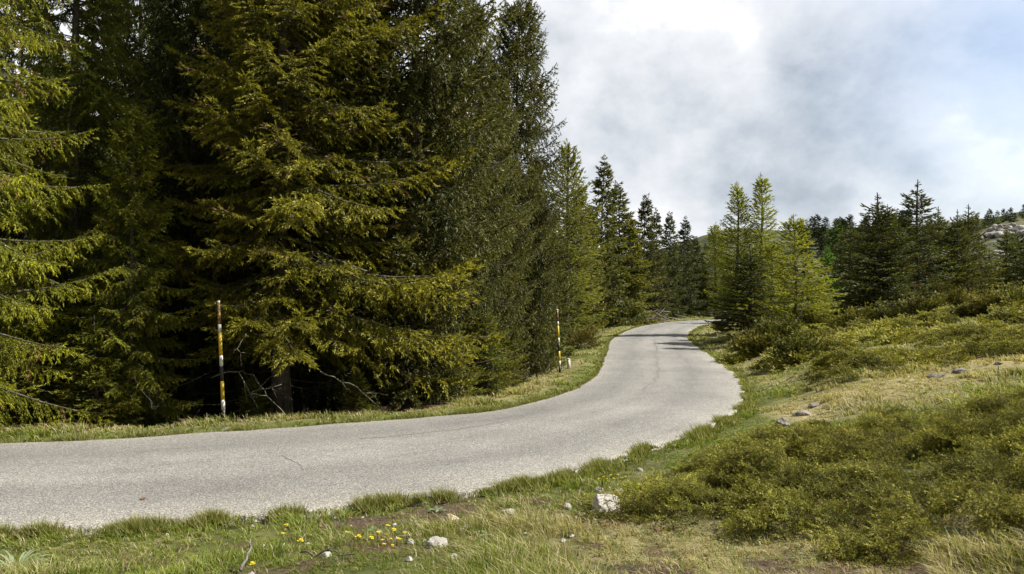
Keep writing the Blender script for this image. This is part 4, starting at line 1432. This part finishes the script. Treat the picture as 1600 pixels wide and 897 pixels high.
GB = 'bushes on the right slope'
for i, (px, py, h, wd, tp, n, tint, lb) in enumerate([
    (1445, 500, 1.2, 2.6, J3, 130, (.95, .95, .9), 'upright juniper bush right at the foot of the wide dark spruce'),
    (1400, 505, .9, 2.2, J3, 90, (.85, .9, .9), 'lower juniper bush at the left foot of the tallest slope spruce'),
    (1490, 482, 1.0, 3.0, J3, 110, (1.0, .95, .85), 'brownish juniper bush below the bushy olive spruce'),
    (1215, 540, 1.1, 2.4, J3, 120, (.95, 1.0, .85), 'olive juniper bush under the yellow-green larch beside the road'),
    (1180, 556, .8, 1.8, J3, 80, (1.1, 1.05, .85), 'small juniper bush closest to the asphalt at the right bend'),
    (1270, 520, 1.2, 2.8, J3, 140, (.95, .95, .8), 'broad juniper bush right of the bare larch trunk'),
    (1310, 505, .9, 2.4, J3, 100, (1.0, 1.0, .85), 'juniper bush between the larches and the wide dark spruce'),
    (1590, 486, .9, 2.4, J3, 90, (1.1, 1.1, .85), 'juniper bush at the right edge of the photo below the spruces'),
    (1545, 492, .7, 2.0, J3, 80, (1.1, 1.0, .8), 'low juniper bush left of the one cut by the right edge'),
    (1345, 512, .7, 2.0, J3, 80, (1.15, 1.1, .9), 'low juniper bush in front of the wide dark spruce'),
    (1240, 566, .7, 1.6, J3, 80, (.8, .85, .75), 'dark juniper bush in front of the larches above the verge'),
    (1128, 520, .8, 1.4, J3, 50, (1.2, 1.2, .9), 'light little bush at the inside of the far bend')]):
    bush('juniper_bush', px, py, h * .52, wd * .8, lb, tp, n, tint, i, 'bush', GB)
GS = 'scrub on the left verge beyond the second snow pole'
for i, (px, py, h, wd, n, tint, lb) in enumerate([
    (905, 545, .5, 1.8, 60, (1.0, .85, .9), 'brownish leafless scrub on the grass right of the second snow pole'),
    (850, 560, .9, 2.0, 70, (.8, .85, .8), 'dark green scrub behind the second snow pole'),
    (965, 508, .6, 2.0, 60, (1.0, .88, .85), 'brown scrub right of the third snow pole'),
    (915, 516, .7, 2.2, 60, (.9, .9, .8), 'olive scrub left of the third snow pole')]):
    bush('verge_scrub', px, py, h, wd, lb, J3, n, tint, 40 + i, 'scrub', GS)

# ------------------------------------------------------------------ snow poles
M_YEL = paint_mat('yellow_paint', (.72, .48, .035), .5, (.25, .15, .06), .60)
M_WHT = paint_mat('white_paint', (.66, .64, .60), .5, (.30, .25, .2), .60)
M_BLK = paint_mat('black_paint', (.022, .02, .02), .5, (.12, .09, .07), .66)
M_RUST = paint_mat('weathered_top', (.10, .06, .04), .7, (.62, .38, .06), .53)


def snow_pole(px, py, Y, label, lean, H=2.32, rad=.034):
    x = (px - HX) / F * Y
    z0 = gz(x, Y) - .03
    e = empty('snow_pole', (x, Y, z0)); e.rotation_euler = (R(1.0), lean, 0)
    tag(e, label, 'snow pole', 'black yellow and white snow poles along the left verge')
    fr = [(0, .125, M_BLK, 'black foot band'), (.125, .205, M_WHT, None), (.205, .355, M_YEL, None), (.355, .475, M_BLK, None), (.475, .56, M_WHT, None), (.56, .745, M_YEL, None),
          (.745, .81, M_WHT, None), (.81, .985, M_RUST, 'weathered top band with flaking yellow paint')]
    import bmesh
    for a, b, m, lb in fr:
        tb = Tubes()
        r_ = rad if m is not M_RUST else rad * .94
        tb.add([(0, 0, a * H), (0, 0, (a + b) / 2 * H), (0, 0, b * H)], r_ * (1 - .12 * (a + b) / 2), 16)
        o = link('band', tb.mesh('band', m, False), e)
        for p in o.data.polygons: p.use_smooth = len(p.vertices) == 4
        if lb: o['label'] = lb
    tb = Tubes(); tb.add([(0, 0, .985 * H), (0, 0, .993 * H), (0, 0, H)], [rad * .88, rad * .88, rad * .5], 16)
    link('cap', tb.mesh('cap', M_WHT, False), e)


snow_pole(350, 658, 14.75, 'nearest snow pole, yellow white and black, in front of the dark forest', R(-2.2))
snow_pole(875, 589, 28.3, 'second snow pole on the grass at the start of the bend', R(-2.6), H=2.32, rad=.042)
snow_pole(942, 519, 59, 'farthest thin snow pole beyond the bend before the brushwood', R(0.3), H=2.3, rad=.05)

e = empty('marker_post', (0, 0, 0)); Y = 29.6; x = (889 - HX) / F * Y
e.location = (x, Y, gz(x, Y) - .05); e.rotation_euler = (0, R(-3), 0)
tag(e, 'short white marker post with a rounded top right of the second snow pole', 'marker post')
tb = Tubes(); tb.add([(0, 0, 0), (0, 0, .2), (0, 0, .38)], .065, 14); link('post', tb.mesh('post', M_WHT), e)
tb = Tubes(); tb.add([(0, 0, .38), (0, 0, .40), (0, 0, .425), (0, 0, .44)], [.066, .062, .045, .012], 14); link('cap', tb.mesh('cap', paint_mat('grey_cap', (.42, .42, .41), .7)), e)

# ------------------------------------------------------------------ dead wood and small plants
def stick(pts, r0, label, mat=M_TWIG, seed=0, forks=0, name='dead_stick', cat='stick', group=None):
    rg = np.random.default_rng(seed + 40)
    p = np.array(pts, float)
    s = np.linspace(0, 1, 9)
    L = np.stack([np.interp(s * (len(p) - 1), np.arange(len(p)), p[:, c]) for c in range(3)], -1)
    ln = np.linalg.norm(p[-1] - p[0])
    L[1:-1] += rg.normal(0, .018, (7, 3)) * ln
    tb = Tubes(); tb.add(L, np.linspace(r0, r0 * .45, 9), 7)
    for k in range(forks):
        i = rg.integers(2, 8)
        d = unit(L[i] - L[i - 1] + rg.normal(0, .5, 3) * ln / 8) * ln * rg.uniform(.15, .45)
        q = L[i][None] + d[None] * np.linspace(0, 1, 5)[:, None] + rg.normal(0, .01, (5, 3)) * ln
        q[0] = L[i]
        tb.add(q, np.linspace(r0 * .55, r0 * .2, 5), 5)
    o = link(name, tb.mesh(name, mat)); tag(o, label, cat, group)
    return o


def gp(px, py, up=0.0):
    x, y = unproj(px, py); return (x, y, gz(x, y) + up)


def hp_(px, py, Y):
    return P(px, py, Y)


GD = 'dead sticks lying about'
a_ = gp(376, 896, .02); b_ = P(391, 842, a_[1] + .25)
stick([a_, ((a_[0] + b_[0]) / 2 + .02, (a_[1] + b_[1]) / 2, (a_[2] + b_[2]) / 2), b_], .011, 'pale bare stick standing up in the left foreground grass', seed=1, group=GD)
stick([gp(470, 872, .04), gp(560, 878, .05)], .007, 'thin grey stick lying in the left foreground grass', seed=2, forks=2, group=GD)
stick([P(1495, 678, 8.6), P(1518, 670, 8.4), P(1530, 668, 8.3)], .014, 'short bleached stump of branch sticking out of the foreground juniper', seed=3, forks=1, group=GD)
stick([P(1508, 672, 8.6), P(1513, 655, 8.7)], .009, 'upright bleached twig in the foreground juniper', seed=4, group=GD)
stick([P(1050, 742, 9.0), P(1072, 739, 9.1)], .008, 'bleached twig at the upper left of the juniper mat', seed=5, group=GD)
stick([P(1128, 804, 6.9), P(1165, 802, 6.8)], .008, 'bleached twig low in the foreground juniper', seed=6, group=GD)
stick([P(1248, 704, 8.9), P(1272, 707, 8.8)], .009, 'reddish dead twig in the middle of the juniper mat', seed=7, forks=3, group=GD, mat=bark_mat('red_twig', (.25, .10, .06), (.42, .22, .15), 30, .5))
stick([P(1420, 745, 7.2), P(1432, 742, 7.1)], .010, 'short white branch stub in a dark gap of the juniper', seed=8, group=GD)
stick([P(385, 520, 15.4), P(372, 545, 15.2), P(378, 570, 15.3)], .010, 'bare forked branch hanging right of the near snow pole', seed=9, forks=5, group=GD)
stick([P(330, 590, 15.8), P(368, 577, 15.5), P(395, 612, 15.6), P(440, 600, 15.5)], .013, 'long bare dead branch drooping before the thick trunk', seed=10, forks=5, group=GD)
stick([P(455, 655, 15.4), P(418, 618, 15.3), P(396, 585, 15.3)], .010, 'dead branch leaning against the thick trunk from the verge', seed=11, forks=2, group=GD)
stick([P(500, 580, 15.6), P(545, 600, 15.4), P(590, 625, 15.6)], .014, 'dark dead branch slanting down right of the thick trunk', seed=12, forks=3, group=GD)
stick([gp(232, 662, .0), P(236, 640, 14.2), P(240, 615, 14.2)], .006, 'leafless twiggy weed on the verge left of the near snow pole', seed=13, forks=6, group=GD)
stick([P(1230, 525, 38), P(1262, 470, 38.3)], .025, 'thin grey pole-like dead branch leaning by the yellow-green larch', seed=14, group=GD)
tbp = Tubes(); rg = np.random.default_rng(3); cxp = np.array([(995 - HX) / F * 73, 73.0])
zz0 = gz(cxp[0], cxp[1])
for k in range(150):
    c = np.array([cxp[0] + rg.normal(0, 1.5), cxp[1] + rg.normal(0, .6), zz0 + abs(rg.normal(0, .45))])
    d = unit(rg.normal(size=3) * np.array([1, .6, .5])) * rg.uniform(.3, 1.0)
    tbp.add(np.stack([c - d, c + rg.normal(0, .06, 3), c + d]), [.035, .03, .012], 4)
tag(link('brush_pile', tbp.mesh('brush_pile', M_TWIG)), 'pile of cut grey branches at the forest edge beyond the bend', 'brush pile')


def leaf_strip(p0, az, L, W, arch, T, K, col, rg):
    s = np.linspace(0, 1, 6)
    d = np.array([math.cos(az), math.sin(az)])
    ctr = np.stack([p0[0] + d[0] * L * s, p0[1] + d[1] * L * s, p0[2] + L * (arch * s - arch * .75 * s ** 2)], -1)
    w_ = W * np.sin(np.pi * np.clip(s * .9 + .08, 0, 1)) * .5
    sd_ = np.array([-d[1], d[0], .0])
    A = ctr + sd_ * w_[:, None] + np.array([0, 0, .25]) * w_[:, None]; B = ctr - sd_ * w_[:, None] + np.array([0, 0, .25]) * w_[:, None]
    for k in range(5):
        for tr in ((A[k], ctr[k], ctr[k + 1]), (A[k], ctr[k + 1], A[k + 1]), (ctr[k], B[k], B[k + 1]), (ctr[k], B[k + 1], ctr[k + 1])):
            T.append(tr); K.append(col)


def rosette(px, py, n, L, W, arch, col, label, seed):
    rg = np.random.default_rng(seed); T, K = [], []
    for k in range(n):
        c = np.array(col) * rg.uniform(.8, 1.25)
        leaf_strip((0, 0, 0), rg.uniform(0, 6.28), L * rg.uniform(.6, 1.1), W * rg.uniform(.8, 1.2), arch * rg.uniform(.6, 1.3), T, K, c, rg)
    o = link('rosette_plant', tri_mesh('rosette_plant', np.array(T), np.array(K), M_GRASS))
    o.location = gp(px, py); tag(o, label, 'plant', 'silvery rosette plants in the near grass')


rosette(25, 893, 46, .30, .016, .9, (.30, .36, .22), 'silvery grass-leaved tuft in the bottom left corner', 1)
rosette(684, 800, 9, .12, .035, .9, (.20, .27, .15), 'grey-green broad-leaved rosette left above the tan rock', 2)
rosette(652, 822, 8, .11, .030, 1.2, (.17, .25, .13), 'blue-green rosette left of the tan rock', 3)
rosette(765, 838, 9, .13, .030, .8, (.24, .32, .18), 'pale star-shaped rosette right of the whitish rock', 4)
rosette(582, 834, 9, .12, .028, 1.0, (.19, .27, .15), 'grey-green rosette among the yellow flowers', 5)
rosette(908, 755, 6, .09, .024, 1.5, (.30, .36, .24), 'small pale upright rosette above the narrow stone', 6)

M_PETAL, tP = new_mat('yellow_petals')
bP = N(tP, 'ShaderNodeBsdfPrincipled'); bP.inputs['Base Color'].default_value = (.75, .58, .02, 1); bP.inputs['Roughness'].default_value = .6
oP = N(tP, 'ShaderNodeOutputMaterial'); tP.links.new(bP.outputs[0], oP.inputs[0])
M_STEM, tS = new_mat('flower_stem')
bS = N(tS, 'ShaderNodeBsdfPrincipled'); bS.inputs['Base Color'].default_value = (.08, .13, .03, 1)
oS = N(tS, 'ShaderNodeOutputMaterial'); tS.links.new(bS.outputs[0], oS.inputs[0])
tb = Tubes(); tb.add([(0, 0, 0), (.004, 0, .04), (0, 0, .085)], .0016, 5)
me_stem = tb.mesh('stem', M_STEM)
V, Fc = [], []
for h in range(5):
    ox, oy, oz = random.uniform(-.014, .014), random.uniform(-.014, .014), .08 + random.uniform(-.01, .012)
    for k in range(6):
        a = k * math.pi / 3; b0 = len(V)
        V += [(ox, oy, oz), (ox + .011 * math.cos(a - .4), oy + .011 * math.sin(a - .4), oz + .004), (ox + .014 * math.cos(a), oy + .014 * math.sin(a), oz + .003), (ox + .011 * math.cos(a + .4), oy + .011 * math.sin(a + .4), oz + .004)]
        Fc.append((b0, b0 + 1, b0 + 2, b0 + 3))
me_pet = mesh_vf('petals', V, Fc, M_PETAL, False)
rg = np.random.default_rng(12)
spots = [(590, 843), (597, 848), (604, 840), (611, 846), (618, 838), (624, 850), (600, 856), (631, 839), (446, 829), (485, 838), (470, 858), (583, 852), (543, 840), (560, 850), (612, 858), (396, 893), (501, 824), (442, 841), (607, 829),
         (942, 746), (948, 749), (954, 744), (960, 750), (966, 743), (972, 748), (979, 745), (950, 756), (982, 752), (936, 750)]
for i, (px, py) in enumerate(spots):
    p = gp(px, py + 6)
    e = empty('wildflower', p, rg.uniform(0, 6)); s = rg.uniform(.5, 1.05) * (1 if i < 19 else .8); e.scale = (s, s, s)
    if i < 19:
        tag(e, 'small yellow wildflower in the foreground grass left of the tan rock', 'flower', 'yellow wildflowers left of the tan rock')
    else:
        tag(e, 'tiny yellow wildflower by the asphalt edge above the largest white rock', 'flower', 'yellow wildflowers above the largest white rock')
    link('stem', me_stem, e); link('petals', me_pet, e)
# a dead leaf lying on the asphalt
T, K = [], []; rg = np.random.default_rng(4)
for k in range(4): leaf_strip((0, 0, 0), k * 1.6, .045, .03, .5, T, K, np.array([.25, .13, .06]), rg)
o = link('dead_leaf', tri_mesh('dead_leaf', np.array(T), np.array(K), M_GRASS)); x, y = rp(224, 778); o.location = (x, y, surf(x, y) + .003)
tag(o, 'small curled brown leaf lying alone on the near asphalt', 'leaf')

# small-leaved herbs and litter that break up the grass of the near bank
def herbs():
    rg = np.random.default_rng(21)
    n = 5200
    x = rg.uniform(-6, 6, n); y = rg.uniform(3.2, 12.5, n)
    sd = road_sd(x, y)
    k = (sd > .05) & (fbm(x * 1.7 + 8, y * 1.7 + 3, 3) > .47) & (y < 12)
    x, y, sd = x[k], y[k], sd[k]; z = ground(x, y, sd); n = len(x)
    B = 12
    X = np.repeat(x, B) + rg.normal(0, .035, n * B); Y = np.repeat(y, B) + rg.normal(0, .035, n * B); Z = np.repeat(z, B) + rg.uniform(.005, .05, n * B)
    m = n * B
    a = rg.uniform(0, 6.283, m); L = rg.uniform(.014, .034, m); W = L * .45
    tip = rg.uniform(-.1, .7, m)
    d = np.stack([np.cos(a), np.sin(a), tip], -1); q = np.stack([-np.sin(a), np.cos(a), 0 * a], -1)
    P0 = np.stack([X, Y, Z], -1)
    A = P0 + d * (L * .5)[:, None] + q * (W / 2)[:, None]; Bq = P0 + d * (L * .5)[:, None] - q * (W / 2)[:, None]; Tp = P0 + d * L[:, None]
    T = np.concatenate([np.stack([P0, Bq, A], 1), np.stack([A, Bq, Tp], 1)])
    u = rg.random(m)[:, None]
    K = np.array([.045, .085, .018]) * (1 - u) + np.array([.12, .17, .035]) * u
    br = np.repeat(rg.random(n) < .38, B)
    K = np.where(br[:, None], np.array([.12, .06, .04]) * (.5 + 1.4 * u), K)
    o = link('ground_herbs', tri_mesh('ground_herbs', T, np.concatenate([K, K]), M_GRASS))
    tag(o, 'low small-leaved herbs and reddish-brown dead leaves in the near bank', 'herbs', kind='stuff')
    # loose limestone chips
    n = 150
    x = rg.normal(-.3, 1.6, n); y = rg.normal(6.6, .9, n); sd = road_sd(x, y)
    k = (sd > .1) & (fbm(x * 2 + 3, y * 2, 2) > .45); x, y = x[k], y[k]
    Vs = []
    for a, b in zip(x, y):
        c = np.array([a, b, gz(a, b) + .012]); r_ = rg.uniform(.008, .028)
        p = unit(rg.normal(size=(6, 3))) * r_ * np.array([1, 1, .7]) + c
        top, bot = c + [0, 0, r_ * .8], c - [0, 0, r_]
        ring = [c + np.array([math.cos(t), math.sin(t), rg.uniform(-.3, .3)]) * r_ * rg.uniform(.7, 1.2) for t in np.linspace(0, 6.283, 6, endpoint=False)]
        for i in range(6):
            Vs.append((ring[i], ring[(i + 1) % 6], top)); Vs.append((ring[(i + 1) % 6], ring[i], bot))
    V = np.array(Vs); me = tri_mesh('limestone_chips', V, None, M_ROCKW)
    tag(link('limestone_chips', me), 'scattered pale limestone chips in the near bank', 'gravel', kind='stuff')


herbs()


# ------------------------------------------------------------------ a label of its own for every tree one can tell apart
ORD = ['first', 'second', 'third', 'fourth', 'fifth', 'sixth', 'seventh', 'eighth', 'ninth', 'tenth', 'eleventh', 'twelfth', 'thirteenth', 'fourteenth', 'fifteenth', 'sixteenth',
       'seventeenth', 'eighteenth', 'nineteenth', 'twentieth', 'twenty-first', 'twenty-second', 'twenty-third', 'twenty-fourth', 'twenty-fifth', 'twenty-sixth', 'twenty-seventh']


def by_group(g):
    return [o for o in C.objects if o.parent is None and o.get('group') == g]


def sx_(o):
    return o.location.x / o.location.y


ANCH = [(-95, 'the bright spruce at the left photo edge'), (118, 'the open spruce with the pale trunk'), (205, 'the short bright spruce'), (300, 'the dark spruce above the near snow pole'),
        (440, 'the largest yellow-olive spruce'), (640, 'the slim grey-trunked spruce'), (734, 'the tall bare-trunked spruce'), (815, 'the last tall spruce of the row')]
cl = {}
for o in by_group(G2):
    px = HX + F * sx_(o)
    a = min(ANCH, key=lambda q: abs(q[0] - px))[1]
    cl.setdefault(a, []).append(o)
for a, lst in cl.items():
    lst.sort(key=lambda o: o.location.y)
    for k, o in enumerate(lst):
        o['label'] = 'shaded dark spruce behind ' + a + (', %s one back' % ORD[k] if len(lst) > 1 else '')
for g, txt in [('hidden spruces behind the far row', '%s from the left of the half-hidden spruces behind the far row'),
               ('small spruces on the right slope', '%s from the left of the small dark spruces up the right slope'),
               ('conifers on the rocky hilltop', '%s from the left of the skyline conifers on the rocky hilltop'),
               ('boulders of the rocky hilltop', '%s from the left of the pale boulders on the rocky hilltop'),
               ('conifers dotted on the far hillside', '%s from the left of the tiny conifers on the far open hillside')]:
    for k, o in enumerate(sorted(by_group(g), key=sx_)):
        o['label'] = txt % ORD[k]
